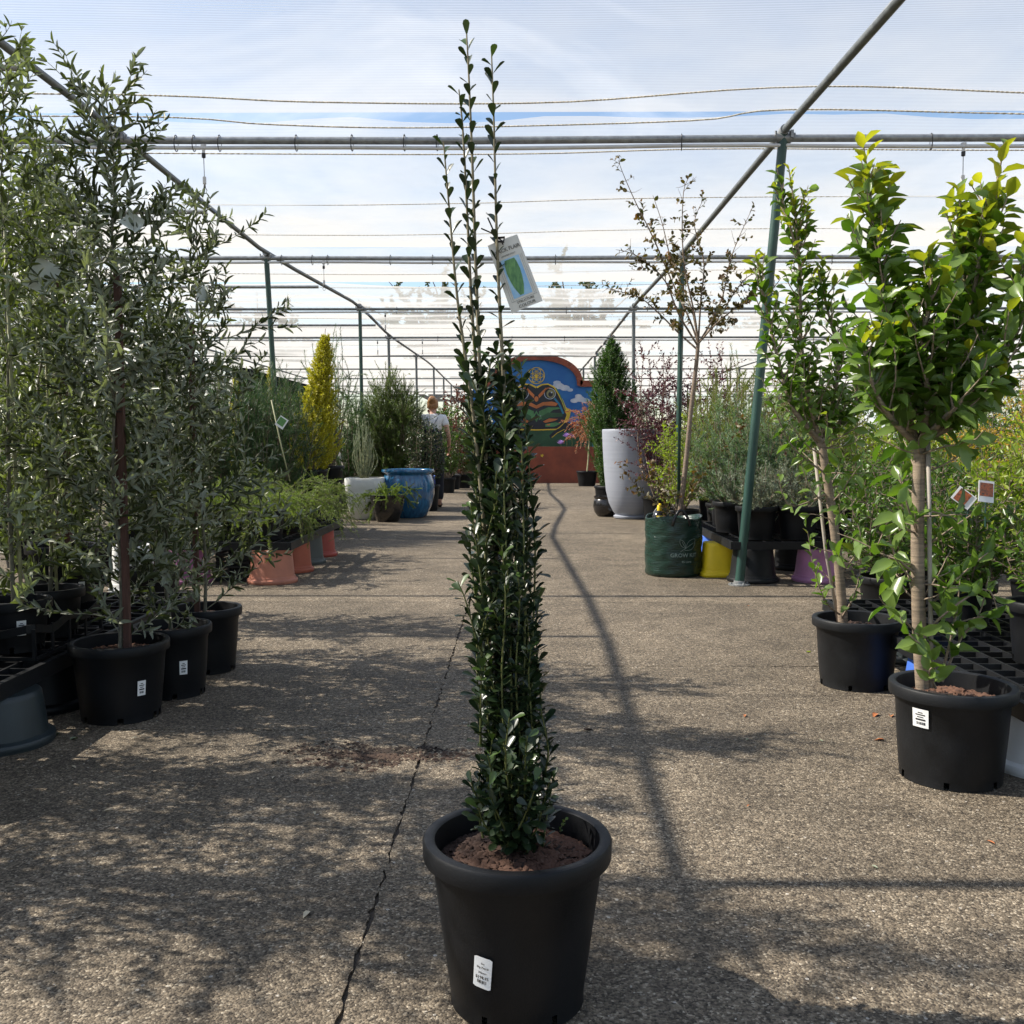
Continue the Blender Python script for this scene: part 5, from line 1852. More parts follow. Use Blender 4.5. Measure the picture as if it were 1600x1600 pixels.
M_COPE = plain("terracotta_coping", (0.25, 0.07, 0.04), 0.8, 0.35, 6, 0.3, 40)
m.build("wall", M_MBLUE, mw)
# coping pieces following the arch
vn = []
for i in range(n_):
    a, b = Vector(zt[max(i - 1, 0)]), Vector(zt[min(i + 1, n_ - 1)])
    d_ = (b - a).normalized()
    vn.append(Vector((-d_.z, 0, d_.x)))
for i in range(n_ - 1):
    a, b = Vector(zt[i]), Vector(zt[i + 1])
    if (b - a).length < 0.02:
        continue
    g_ = (b - a).normalized() * 0.0008
    q = MB()
    vs_c = []
    for yy_ in (MY - 0.06, MY + 0.26):
        for (pp, nv_, s_) in ((a + g_, vn[i], -0.05), (b - g_, vn[i + 1], -0.05), (b - g_, vn[i + 1], 0.1), (a + g_, vn[i], 0.1)):
            w_ = pp + nv_ * s_
            vs_c.append((w_.x, yy_, w_.z))
    q.add(vs_c, [(0, 1, 2, 3), (7, 6, 5, 4), (3, 2, 6, 7), (0, 4, 5, 1), (0, 3, 7, 4), (1, 5, 6, 2)])
    q.build("coping_tile", M_COPE, mw)


def paint(nm, shapes):
    """flat painted shapes; shapes: (material, layer, points)"""
    mats = []
    q = MB()
    for mt, lay, pts in shapes:
        if mt not in mats:
            mats.append(mt)
        q.m = mats.index(mt)
        q.add([mx(px, py, 0.003 + 0.003 * lay) for px, py in pts], [tuple(range(len(pts)))])
    q.m = 1
    return q.build(nm, mats, mw)


def ell(cx, cy, rx_, ry_, n=18, a0=0, a1=2 * math.pi):
    return [(cx + rx_ * math.cos(a0 + (a1 - a0) * k / n), cy - ry_ * math.sin(a0 + (a1 - a0) * k / n)) for k in range(n if a1 - a0 > 6.2 else n + 1)]


def mir(pts):
    return [(2 * 838 - x_, y_) for x_, y_ in reversed(pts)]


def band(pts, w):
    up_, lo_ = [], []
    for i, (x_, y_) in enumerate(pts):
        a = pts[max(i - 1, 0)]
        b = pts[min(i + 1, len(pts) - 1)]
        dx, dy = b[0] - a[0], b[1] - a[1]
        l_ = math.hypot(dx, dy) + 1e-6
        up_.append((x_ - dy / l_ * w / 2, y_ + dx / l_ * w / 2))
        lo_.append((x_ + dy / l_ * w / 2, y_ - dx / l_ * w / 2))
    return up_ + lo_[::-1]


def quads(mt, lay, pts, w):
    out = []
    for i in range(len(pts) - 1):
        out.append((mt, lay, band(pts[i:i + 2], w)))
    return out


clouds = []
for (cx_, cy_, s) in ((872, 603, 1.0), (800, 600, 1.0), (905, 623, 0.9), (790, 604, 0.7)):
    for (ox, oy, rr) in ((0, 0, 9), (-9, 3, 7), (10, 3, 8), (18, 6, 5), (-2, -5, 6)):
        clouds.append((M_MWHITE, 0.5 + 0.15 * len(clouds) / 20, ell(cx_ + ox * s, cy_ + oy * s, rr * s, rr * 0.55 * s, 14)))
paint("painted_clouds", clouds)
paint("painted_ground", [(M_MGRN, 1.2, [(740, 664), (800, 660), (838, 664), (876, 660), (925, 668), (948, 664), (948, 697), (740, 697)]), (M_MTEAL, 1.5, [(925, 655), (935, 640), (948, 640), (948, 697), (925, 697)]), (M_MTEAL, 1.5, [(740, 680), (755, 675), (775, 690), (775, 697), (740, 697)])])
half = [(838, 604), (846, 600), (856, 599), (866, 604), (873, 614), (880, 626), (884, 636), (892, 640), (890, 650), (884, 664), (872, 671), (838, 672)]
sh = [(M_MYEL, 2.0, half + mir(half)[1:-1])]
ins = [(838, 607), (847, 602), (856, 601), (865, 606), (871, 615), (877, 627), (881, 638), (885, 648), (880, 661), (870, 669), (838, 670)]
sh.append((M_MDK, 2.5, ins + mir(ins)[1:-1]))
for f_ in (lambda p: p, mir):
    sh.append((M_MOR, 3.0, f_([(841, 617), (852, 606), (860, 605), (848, 616), (842, 622)])))
    sh.append((M_MWHITE, 3.0, f_(ell(859, 615, 9.0, 8.6))))
    sh.append((M_MDK, 3.2, f_(ell(859, 615, 8.2, 7.8))))
    sh.append((M_MEYE, 3.5, f_(ell(860, 615, 6.4, 6.6))))
    sh.append((M_MDK, 3.8, f_(ell(860, 616, 3.6, 3.8))))
    sh.append((M_MWHITE, 4.0, f_(ell(861.5, 613, 1.3, 1.2, 8))))
    sh.append((M_MOR, 3.0, f_([(838, 633), (848, 628), (862, 627), (872, 630), (868, 634), (850, 633), (838, 638)])))
    sh.append((M_MGRN2, 3.0, f_([(842, 642), (856, 636), (872, 636), (876, 638), (864, 640), (852, 650), (842, 656)])))
    sh.append((M_MGRN, 3.2, f_([(846, 650), (856, 644), (878, 645), (879, 650), (858, 652), (846, 657)])))
    sh.append((M_MOR, 3.3, f_([(848, 658), (858, 653), (872, 654), (866, 657), (852, 660)])))
    sh.append((M_MGRN2, 3.4, f_([(852, 662), (868, 659), (876, 661), (866, 666), (852, 666)])))
    sh.append((M_MOR, 3.5, f_([(854, 662.5), (860, 661.5), (858, 664), (854, 664)])))
    sh += quads(M_MGRN2, 3.0, f_([(868, 606), (874, 616), (880, 630), (883, 640)]), 1.6)
    sh += quads(M_MTEAL, 3.0, f_([(866, 622), (874, 632), (880, 646)]), 3.0)
    # forefoot
    sh.append((M_MDK, 2.2, f_([(884, 658), (894, 662), (898, 668), (884, 672), (868, 678), (860, 684), (858, 680), (866, 672), (874, 668)])))
    sh += quads(M_MYEL, 2.3, f_([(882, 670), (870, 676), (862, 683)]), 1.0)
sh.append((M_MOR, 3.3, ell(838, 623, 3.2, 4.2, 12)))
sh.append((M_MGRN2, 3.2, [(838, 641), (843, 649), (838, 659), (833, 649)]))
sh.append((M_MDK, 3.6, [(838, 645), (840.5, 649), (838, 655), (835.5, 649)]))
sh.append((M_MDK, 3.4, [(838, 604), (840, 610), (838, 616), (836, 610)]))
paint("painted_frog", sh)
em = []
for k in range(7):
    c_ = (838, 587) if k == 6 else (838 + 6 * math.cos(k * math.pi / 3 + math.pi / 6), 587 - 6 * math.sin(k * math.pi / 3 + math.pi / 6))
    pts = ell(c_[0], c_[1], 6.4, 6.4, 20)
    em += quads(M_MYEL, 3.0 + 0.1 * k, pts + pts[:1], 0.8)
pts = ell(838, 587, 12.6, 12.6, 26)
em += quads(M_MYEL, 3.8, pts + pts[:1], 0.8)
em.append((M_MYEL, 4.0, ell(838, 588, 2.2, 3.6, 10)))
paint("painted_flower_emblem", em)

# low planter wall in front
pl = thing("planter_wall", (P(845, 755, 24.1).x, 24.1, 0), "low terracotta rendered planter wall below the frog mural", "planter")
x0, x1 = P(715, 700, 24.1).x, P(955, 700, 24.1).x
q = MB()
q.box(((x0 + x1) / 2, 24.19, 0.44), (x1 - x0, 0.18, 0.88))
q.build("front_wall", M_WALLT, pl)
for xx_ in (x0 + 0.08, x1 - 0.08):
    q = MB()
    q.box((xx_, 24.6, 0.435), (0.16, 0.63, 0.87))
    q.build("side_wall", M_WALLT, pl)
q = MB()
q.box(((x0 + x1) / 2, 24.6, 0.4), (x1 - x0 - 0.33, 0.62, 0.8))
q.build("soil", M_SOIL, pl)
q = MB()
q.lathe([(0.001, 0), (0.035, 0.0)], 10)
q.v = [(P(847, 712, 24.09).x + a * (1 + 0.3 * math.sin(3 * math.atan2(b, a))), 24.096, P(847, 712, 24.09).z + b * (1 + .25 * math.cos(5 * math.atan2(b, a)))) for a, b, c in q.v]
q.build("painted_flower", M_MYEL, pl)


def flower(px, py, Y, label, seed):
    p = P(px, py, Y)
    r = rng(seed)
    root = thing("purple_flower", (p.x, Y, 0.8), label, "flower")
    q = MB()
    q.tube([(p.x, Y, 0.8), (p.x + 0.02, Y, (p.z + 0.8) / 2), (p.x, Y, p.z)], 0.008, 5)
    q.build("stalk", M_HOLTWIG, root)
    n_ = 16
    a = np.arange(n_) * 2.4
    el = np.linspace(0.25, 1.3, n_)
    d_ = np.stack([np.cos(a) * np.cos(el), np.sin(a) * np.cos(el), np.sin(el)], 1)
    nr_ = np.stack([-np.cos(a) * np.sin(el), -np.sin(a) * np.sin(el), np.cos(el)], 1)
    M_ = leafmat("purple_petal", (0.36, 0.22, 0.55), (0.5, 0.4, 0.7), rough=0.5, trans=0.3, tcol=(1.1, 1, 1.2))
    leaf_batch("petals", {'pos': np.tile(np.array([[p.x, Y, p.z]]), (n_, 1)), 'dir': d_, 'nrm': nr_, 'L': np.full(n_, 0.12)}, T_LANCE, M_, root, seed, None, 0.4)


flower(885, 683, 24.45, "upper purple water lily bloom by the mural frog's foot", 1)
flower(893, 684, 24.5, "purple water lily bloom next to the reddish maple", 2)
flower(876, 694, 24.4, "lowest pale purple bloom at the planter edge", 3)
# climbers over the mural
for i, (px, py, w, h) in enumerate(((800, 560, 1.0, 3.25), (900, 570, 1.1, 3.1), (830, 556, 0.9, 3.3), (920, 585, 0.9, 2.9))):
    x, y = at_px(px, py, 26.2)
    shrub("climber", x, y, 0, w, h, 'leafy', (L_LIME, L_MID, L_MID, L_LIME)[i], ("yellow green climber behind the left of the mural arch", "loose green climber over the mural coping", "green climber behind the top of the mural arch", "yellow green climber behind the right shoulder of the mural")[i], "plant", 800 + i, nst=8, L=0.09, dens=0.8)

# ---- maple and pots right of the mural
q = G(918, 760)
mp_x, mp_y = q.x, q.y + 0.2
shrub("maple", mp_x, mp_y, 0, 0.85, 1.0, 'leafy', L_MAPLE, "reddish feathery maple on a thin pale trunk in a black pot", "potted tree", 810, pot=(0.34, 0.23, 0.19), nst=1, L=0.05, dens=0.4)
mroot = COL.objects[-1]
rt_ = [o for o in COL.objects if o.name.startswith("maple")][0]
rr = rng(811)
br, lvs = [], []
cr0 = P(921, 668, mp_y)
br.append((smooth_path([(mp_x, mp_y, 0.3), (mp_x + 0.03, mp_y, 0.7), tuple(cr0)], 8), 0.018, 0.012))
for k in range(110):
    a = k * 2.4
    el = rr.uniform(-0.5, 1.4)
    p_ = grow(tuple(cr0), (math.cos(a) * math.cos(el), math.sin(a) * math.cos(el), math.sin(el) + 0.3), rr.uniform(0.3, 0.85), rr, 6, 0.25, droop=0.45)
    br.append((p_, 0.006, 0.002))
    lvs.append(on_path(p_, 0.016, 0.075, 0.9, rr, 0.25, 1, jit=0.6, up=-0.3))
branch_mesh("trunk", br, M_BAMBOO, rt_, 5)
leaf_batch("foliage", cat_lv(lvs), T_LANCE, L_MAPLE, rt_, 4, "stuff", 0.3)
q = G(944, 760)
shrub("pot_plant", q.x + 0.1, q.y + 0.2, 0, 0.4, 0.8, 'leafy', L_MID, "small green plant in the black pot beside the maple pot", "potted plant", 812, pot=(0.34, 0.2, 0.17), nst=6, L=0.05, dens=0.6)

# ---- tall grey planter
gp = G(989, 812)
glazed("tall_grey_planter", gp.x, gp.y + 0.25, [(0.001, 0.001), (0.2, 0.001), (0.225, 0.012), (0.23, 0.035), (0.2, 0.05), (0.235, 0.09), (0.29, 0.2), (0.33, 0.36), (0.355, 0.6), (0.375, 0.9), (0.386, 1.14), (0.386, 1.165), (0.38, 1.172), (0.35, 1.172), (0.345, 1.1)], M_GREYPOT, "tall grey tapering concrete planter beside the grow bag", n=64, soilz=1.1, soilr=0.347)
q = G(948, 808)
glazed("round_black_pot", q.x, q.y + 0.15, [(0.001, 0.001), (0.11, 0.001), (0.155, 0.06), (0.175, 0.14), (0.165, 0.21), (0.15, 0.235), (0.165, 0.26), (0.165, 0.275), (0.15, 0.275), (0.14, 0.22)], M_DKGLAZE, "round black glazed pot half behind the tall grey planter", n=36, soilz=0.22, soilr=0.14)
x, y = at_px(955, 660, 13.8)
shrub("upright_conifer", x, y, 0, 0.95, 2.52, 'column', L_CONID, "dense upright green conifer rising behind the tall grey planter", "potted plant", 820, pot=(0.4, 0.22, 0.19), L=0.05, wr=0.24, dens=3.4)
x, y = at_px(990, 650, 14.2)
shrub("upright_conifer", x, y, 0, 0.5, 1.75, 'feather', L_CONID, "shorter green conifer beside the upright conifer", "potted plant", 821, pot=(0.36, 0.2, 0.17), nst=18, L=0.05, wr=0.12)

# ---- grow bag with the bare branched tree
gb = G(1058, 903)
bx_, by_ = gb.x, gb.y + 0.2
bag = thing("grow_bag_tree", (bx_, by_, 0), "small leaved tree with bare upswept branches in a dark green grow bag", "potted tree")
r = rng(90)
m = MB()
prof = [(0.2, 0.0), (0.212, 0.012)] + [(0.214 + 0.0014 * math.sin(k * 1.9) + 0.003 * r.random(), 0.012 + 0.43 * k / 22) for k in range(1, 23)] + [(0.214, 0.448), (0.206, 0.446), (0.203, 0.36)]
m.lathe(prof, 56, (bx_, by_, 0.001))
nv = []
for (a, b, c) in m.v:
    t = math.atan2(b - by_, a - bx_)
    k = 1 + 0.012 * math.sin(5 * t + c * 31) + 0.008 * math.sin(9 * t - c * 60) + 0.003 * math.sin(c * 190 + 3 * math.sin(2 * t) + 2 * math.sin(5 * t))
    nv.append((bx_ + (a - bx_) * k, by_ + (b - by_) * k, c + (0.012 * math.sin(3 * t + 1) if c > 0.4 else 0)))
m.v = nv
m.add([(bx_ + 0.2 * math.cos(a), by_ + 0.2 * math.sin(a), 0.001) for a in np.linspace(0, 6.283, 24, endpoint=False)], [tuple(range(24))])
bagm = m.build("bag", M_BAG, bag, True)
m = MB()
m.lathe([(0.001, 0.385), (0.1, 0.38), (0.203, 0.37)], 24, (bx_, by_, 0))
m.build("soil", M_SOIL, bag, True)
for (a0, dz) in ((-1.45, 0.0), (2.0, 0.0)):
    m = MB()
    pts = []
    for k in range(13):
        t = k / 12
        aa = a0 + (t - 0.5) * 0.62
        hz = 0.39 + 0.115 * math.sin(t * math.pi) ** 0.7
        pts.append((bx_ + (0.224 - 0.03 * math.sin(t * 3.14)) * math.cos(aa), by_ + (0.224 - 0.03 * math.sin(t * 3.14)) * math.sin(aa), hz))
    m.tube(pts, 0.011, 6)
    m.build("handle", M_TIE, bag, True)


def bagwrap(u, v, out=0.006):
    a = -math.pi / 2 + 0.16 + u / 0.22
    rr = 0.222 + out
    return (bx_ + rr * math.cos(a), by_ + rr * math.sin(a), v)


m = MB()
for s, size, v, u0 in (("GROW KIT", 0.041, 0.158, 0.012), ("45 Litre", 0.024, 0.115, 0.03)):
    V, F = text_tris(s, size)
    m.add([bagwrap(p.x + u0, p.y + v) for p in V], F)


def logo_line(pts, w=0.0028):
    for (a, b) in zip(pts[:-1], pts[1:]):
        q = band([a, b], w)
        m.add([bagwrap(u, v) for u, v in q], [(0, 1, 2, 3)])


def bez(p0, c, p1, n=10):
    return [((1 - t) ** 2 * p0[0] + 2 * t * (1 - t) * c[0] + t * t * p1[0], (1 - t) ** 2 * p0[1] + 2 * t * (1 - t) * c[1] + t * t * p1[1]) for t in np.linspace(0, 1, n + 1)]


o_ = (0.022, 0.225)
logo_line(bez(o_, (-0.03, 0.235), (-0.022, 0.29)))
logo_line(bez((-0.022, 0.29), (0.018, 0.28), o_))
logo_line(bez((-0.006, 0.272), (0.004, 0.25), o_))
logo_line(bez((0.024, 0.222), (0.03, 0.292), (0.1, 0.292)))
logo_line(bez((0.1, 0.292), (0.1, 0.19), (0.01, 0.212)))
logo_line(bez((-0.018, 0.198), (0.02, 0.225), (0.085, 0.262)), 0.0034)
o = m.build("lettering", M_BAGPRINT, bag)
o.parent = bagm
# trunk and crown
tY = by_
tr_ = smooth_path([P(1062, 805, tY), P(1070, 740, tY), P(1080, 640, tY), P(1088, 570, tY), P(1091, 535, tY)], 16)
branch_mesh("trunk", [(tr_, 0.021, 0.014)], M_BARK, bag, 9)
limbs = [[(1091, 537, 0), (1078, 500, 0), (1050, 440, .05), (1020, 370, .05), (995, 320, .03), (975, 275, 0), (966, 250, 0)],
         [(1091, 537, 0), (1085, 490, -.05), (1070, 420, -.1), (1066, 360, -.1), (1068, 300, -.1), (1075, 280, -.1)],
         [(1091, 537, 0), (1110, 505, 0), (1130, 460, .1), (1140, 410, .12), (1155, 370, .1), (1178, 320, .1)],
         [(1091, 537, 0), (1115, 510, -.1), (1150, 480, -.15), (1180, 455, -.18), (1200, 420, -.2)],
         [(1088, 545, 0), (1060, 520, .1), (1030, 490, .15), (1000, 465, .15), (965, 455, .12), (946, 450, .1)],
         [(1090, 540, 0), (1060, 490, -.15), (1040, 440, -.2), (1010, 410, -.22), (985, 395, -.22), (962, 390, -.22)],
         [(1091, 537, 0), (1095, 470, .15), (1100, 410, .2), (1085, 350, .2), (1100, 310, .2)],
         [(1091, 537, 0), (1080, 480, .1), (1050, 410, .2), (1035, 350, .2), (1020, 305, .2)],
         [(1090, 538, 0), (1120, 500, .15), (1160, 440, .2), (1185, 425, .2)]]
br, lv = [], []
for li, pts in enumerate(limbs):
    p = smooth_path([P(a, b, tY + c) for a, b, c in pts], 16)
    br.append((p, 0.0085, 0.0016))
    for k in range(22):
        f = 0.22 + 0.76 * (k + r.random()) / 22
        i0 = min(int(f * 15), 14)
        dd = norm(p[i0 + 1] - p[i0]) * 0.7 + r.normal(0, 0.6, 3)
        ln = r.uniform(0.08, 0.24) * (1.15 - 0.75 * f)
        q2 = grow(p[i0], dd, ln, r, 5, 0.15)
        br.append((q2, 0.0022, 0.0009))
        if f < 0.72 or r.random() < 0.65:
            lv.append(on_path(q2, 0.0115 if f < 0.7 else 0.02, 0.043, 0.9, r, 0.15, 1, jit=0.5, tipf=0.7))
sucker = [[(1058, 805, 0), (1030, 790, -.1), (1000, 765, -.15), (975, 735, -.15), (962, 720, -.15)], [(1058, 805, 0), (1035, 770, -.12), (1005, 745, -.15), (1000, 710, -.15)], [(1058, 805, 0), (1025, 740, -.1), (1015, 720, -.1)], [(1066, 800, 0), (1050, 770, 0), (1045, 730, 0)],
          [(1066, 800, 0), (1080, 760, -.1), (1085, 730, -.1)], [(1066, 800, 0), (1100, 740, .1), (1150, 680, .1), (1166, 660, .1)], [(1062, 805, 0), (1045, 800, -.1), (1035, 770, -.15)]]
for pts in sucker:
    p = smooth_path([P(a, b, tY + c) for a, b, c in pts], 12)
    br.append((p, 0.003, 0.001))
    lv.append(on_path(p, 0.013, 0.042, 0.9, r, 0.3, 1, jit=0.5, tipf=0.5))
    for k in range(5):
        i0 = int(r.integers(4, 11))
        q2 = grow(p[i0], r.normal(0, 1, 3), r.uniform(0.04, 0.1), r, 4, 0.15)
        br.append((q2, 0.0015, 0.0008))
        lv.append(on_path(q2, 0.012, 0.04, 0.9, r, 0.2, 1, jit=0.5, tipf=0.5))
branch_mesh("branches", br, M_BARK, bag, 5)
leaf_batch("foliage", cat_lv(lv), T_ROUND, L_CRAPE, bag, 9, "stuff", 0.6)
m = MB()
m.tube([P(1060, 800, tY + 0.06), P(1063, 560, tY + 0.07), P(1064, 500, tY + 0.08)], 0.012, 8)
m.build("stake", M_POST, bag, True)
# yellow and black bottle on the bag's edge
yb = P(1030, 812, by_ - 0.06)
bt = thing("bottle", (bx_ - 0.115, by_ - 0.05, 0.376), "small black bottle with a yellow neck and panel in the grow bag", "bottle")
bxx, byy = bt.location.x, bt.location.y
m = MB()
m.lathe([(0.001, 0.0), (0.05, 0.002), (0.058, 0.03), (0.055, 0.08), (0.04, 0.105), (0.02, 0.118)], 18, (bxx, byy, 0.376))
m.build("body", M_DKGLAZE, bt, True)
m = MB()
m.lathe([(0.019, 0.112), (0.02, 0.14), (0.013, 0.17), (0.001, 0.173)], 14, (bxx, byy, 0.376))
m.build("neck", M_YELLOW, bt, True)
m = MB()
vs2 = []
for i in range(7):
    a = -math.pi / 2 + (i / 6 - .5) * 1.1
    for zz, rr2 in ((0.02, 0.0585), (0.05, 0.0595), (0.083, 0.0565)):
        vs2.append((bxx + rr2 * math.cos(a), byy + rr2 * math.sin(a), 0.376 + zz))
m.add(vs2, [(3 * i + j, 3 * i + 3 + j, 3 * i + 4 + j, 3 * i + 1 + j) for i in range(6) for j in range(2)])
m.build("panel", M_YELLOW, bt, True)

# ---- right bench D
ZD = 0.31
grid_bench(1.5, 3.7, 6.98, 8.75, ZD, "black grid bench of silver shrubs beside the leaning green post", 0.12)
hD = ZD - 0.0555
upturned((1.70, 7.2, 0), hD, 0.17, 0.14, M_BLACK2, "black upturned pot under the bench right behind the leaning green post")
upturned((1.50, 7.5, 0), hD, 0.12, 0.1, M_YELLOW, "bright yellow upturned pot under the bench next to the grow bag", sq=5)
upturned((1.6, 8.1, 0), hD, 0.13, 0.11, M_BLUEPL, "blue upturned pot under the bench behind the yellow one")
upturned((2.18, 7.22, 0), hD, 0.17, 0.14, M_PINK, "pink upturned pot under the silver shrub bench")
upturned((2.2, 7.9, 0), hD, 0.17, 0.14, M_BLACK, "black upturned pot in the shade under the silver shrub bench")
upturned((3.1, 7.3, 0), hD, 0.17, 0.14, M_BLUEPL, "blue upturned pot under the right half of the silver shrub bench")
upturned((3.4, 8.4, 0), hD, 0.17, 0.14, M_BLACK, "black upturned pot under the far corner of the silver shrub bench")
sv = [(1.72, 7.2, L_SILVER, 0.55, 0.55, "silver grey bushy plant in the pot above the black upturned pot"), (2.02, 7.2, L_SILVER, 0.6, 0.55, "silver grey bushy plant in the second pot from the leaning post"), (1.66, 7.75, L_BLUEGR, 0.6, 0.85, "blue green bushy plant above the yellow upturned pot"),
      (2.0, 7.8, L_BLUEGR, 0.7, 1.0, "blue green bushy plant behind the silver ones"), (1.75, 8.35, L_BLUEGR, 0.7, 1.05, "taller blue green bushy plant at the back of the bench near the tree"), (2.4, 7.3, L_MID, 0.55, 0.6, "green bushy plant on the bench behind the leaning ficus trunk"),
      (2.75, 7.35, L_MID, 0.55, 0.6, "green bushy plant with a white label between the ficus trunks"), (3.1, 7.5, L_LIME, 0.6, 0.65, "yellow green bushy plant on the right of the silver shrub bench"), (2.5, 8.1, L_GRASSY, 0.7, 1.1, "olive green fine leaved plant at the back of the silver shrub bench"), (3.2, 8.2, L_LIME, 0.7, 1.0, "yellow green plant at the back corner of the silver shrub bench")]
for i, (x, y, mt, w, h, t) in enumerate(sv):
    kind = 'feather' if mt in (L_SILVER, L_BLUEGR) else 'leafy'
    o = shrub("bushy_plant", x, y, ZD, w, h, kind, mt, t, "potted plant", 830 + i, pot=(0.24, 0.14, 0.12), nst=18, L=0.032 if kind == 'feather' else 0.05, wr=0.16 if kind == 'feather' else 0.45, dens=1.3, n=28)
    if i in (5, 6):
        sticker(o, x, y, ZD + 0.1, 0.131, -1.75, 0.04, 0.05)
rs = [(2.1, 10.0, L_GRASSY, 'feather', 0.9, 1.75, "tall wispy olive green shrub left of the leaning post"), (2.7, 9.6, L_GRASSY, 'feather', 0.9, 1.7, "tall wispy olive green shrub right of the leaning post"), (2.3, 11.2, L_GRASSY, 'grassy', 0.9, 2.05, "tall grassy shrub with upright stems behind the post"),
      (1.65, 10.2, L_LIME, 'leafy', 0.6, 1.35, "yellow green leafy shrub between the grey planter and the tree trunk"), (1.75, 12.6, L_PURP, 'leafy', 0.7, 2.3, "purple leaved sapling behind the tall grey planter"), (2.5, 12.8, L_PURP, 'leafy', 0.8, 2.2, "purple leaved shrub behind the bare branched tree"),
      (3.4, 10.2, L_LIME, 'leafy', 1.0, 1.5, "yellow green leafy shrub behind the leaning ficus"), (3.3, 12.0, L_BRONZE, 'leafy', 0.9, 1.9, "bronze leaved sparse shrub behind the leaning ficus"), (4.1, 9.2, L_YELOR, 'leafy', 0.9, 1.2, "yellow and orange leaved shrub between the ficus trunks"),
      (4.2, 10.6, L_MID, 'leafy', 1.1, 1.5, "green leafy shrub well behind the two ficus"), (5.1, 9.8, L_YELOR, 'leafy', 1.0, 1.7, "orange flecked shrub at the right behind the broad ficus"), (5.4, 11.5, L_MID, 'leafy', 1.1, 1.9, "tall green shrub at the right behind the broad ficus"),
      (6.4, 11.0, L_DARK, 'leafy', 1.1, 1.9, "dark green shrub far right behind the broad ficus"), (2.9, 14.2, L_MID, 'leafy', 1.0, 1.8, "green leafy shrub far behind the leaning post"), (4.0, 14.0, L_DARK, 'leafy', 1.1, 1.8, "dark leafy shrub far behind the leaning ficus"),
      (2.05, 15.5, L_MID, 'leafy', 0.9, 1.6, "green leafy shrub beyond the purple sapling"), (2.9, 17.5, L_LIME, 'leafy', 1.1, 1.7, "yellow green shrub beyond the purple shrubs"), (5.0, 15.5, L_MID, 'leafy', 1.2, 1.9, "green shrub far behind the two ficus crowns"), (7.0, 14.0, L_DARK, 'leafy', 1.3, 2.0, "big dark shrub far right of the benches"),
      (2.2, 21.0, L_DARK, 'leafy', 1.1, 1.7, "dark green shrub right of the terracotta planter wall"), (4.2, 20.0, L_MID, 'leafy', 1.3, 1.9, "green shrub in the distance right of the mural")]
for i, (x, y, mt, kind, w, h, t) in enumerate(rs):
    shrub("garden_shrub", x, y, 0, w, h, kind, mt, t, "potted plant", 860 + i, pot=(0.32, 0.19, 0.16), nst=26 if kind == 'grassy' else 16, L=0.05 if kind != 'grassy' else 0.11, wr=0.5 if kind == 'leafy' else 0.1, dens=1.3 if kind != 'grassy' else 0.5)
# ---- plants on bench E, behind the broad ficus
be = [(2.1, 3.72, L_MID, 0.55, 0.62, "bright green bush on the bench directly behind the broad ficus trunk"), (2.45, 3.9, L_MID, 0.6, 0.7, "bright green bush in the middle of the ficus side bench"), (1.95, 4.3, L_MID, 0.55, 0.6, "bright green bush on the bench between the two ficus trunks"),
      (2.4, 4.6, L_LIME, 0.6, 0.85, "yellow green bush at the far end of the ficus side bench"), (2.55, 3.2, L_MID, 0.55, 0.75, "green bush at the back of the bench near the broad ficus")]
for i, (x, y, mt, w, h, t) in enumerate(be):
    shrub("bushy_plant", x, y, ZE, w, h, 'leafy', mt, t, "potted plant", 890 + i, pot=(0.17, 0.11, 0.09), nst=26, L=0.046, wr=0.42, dens=1.5, n=28, tipf=0.75)
ln = [(2.0, 5.3, L_MID, 0.75, 1.0, "green bush on the concrete past the leaning ficus"), (2.35, 5.9, L_MID, 0.75, 1.05, "green bush just in front of the pink upturned pot"), (2.9, 5.4, L_LIME, 0.8, 1.3, "yellow green bush past the end of the ficus side bench"), (3.4, 5.8, L_LIME, 0.9, 1.35, "lime green bush right of the silver shrub bench"), (3.3, 4.7, L_MID, 0.8, 1.2, "fresh green bush behind the ficus side bench"), (2.75, 6.2, L_MID, 0.7, 0.95, "green bush between the two right hand benches"), (4.2, 6.6, L_YELOR, 0.9, 1.5, "golden leaved bush at the right behind the lime bushes"), (4.9, 7.6, L_MID, 1.1, 1.7, "large green bush at the right edge past the lime bushes")]
for i, (x, y, mt, w, h, t) in enumerate(ln):
    shrub("garden_shrub", x, y, 0, w, h, 'leafy', mt, t, "potted plant", 900 + i, pot=(0.3, 0.17, 0.14), nst=20, L=0.045, wr=0.4, dens=1.5, n=28)
ep = thing("nursery_pot", (1.86, 3.5, ZE), "black nursery pot of bare mulch on the bench beside the broad ficus", "pot")
pot_parts(ep, 1.86, 3.5, ZE, 0.22, 0.115, 0.095, M_BLACK, n=40, chips=120, seed=77)


# picture tags standing among the bushes
def care_tag(px, py, Y, w, h, ang, label, seed):
    c_ = P(px, py, Y)
    root = thing("care_tag", (c_.x, Y, c_.z - h * 1.6), label, "plant tag")
    rot = Matrix.Rotation(ang, 3, 'Y') @ Matrix.Rotation(-0.25, 3, 'X')
    q = MB()
    q.box(c_, (w, 0.002, h), rot)
    q.build("card", M_LABEL, root)
    q = MB()
    q.box(c_ + rot @ Vector((0, -0.0025, h * 0.08)), (w * 0.86, 0.001, h * 0.62), rot)
    q.build("picture", plain("printed_flowers", (0.55, 0.13, 0.03), 0.4, 0.5, 110, col2=(0.03, 0.04, 0.03)), root)
    q = MB()
    q.tube([c_ + rot @ Vector((0, 0.003, -h * 0.4)), (c_.x, Y, c_.z - h * 1.6)], 0.003, 5)
    q.build("stick", M_POST, root)


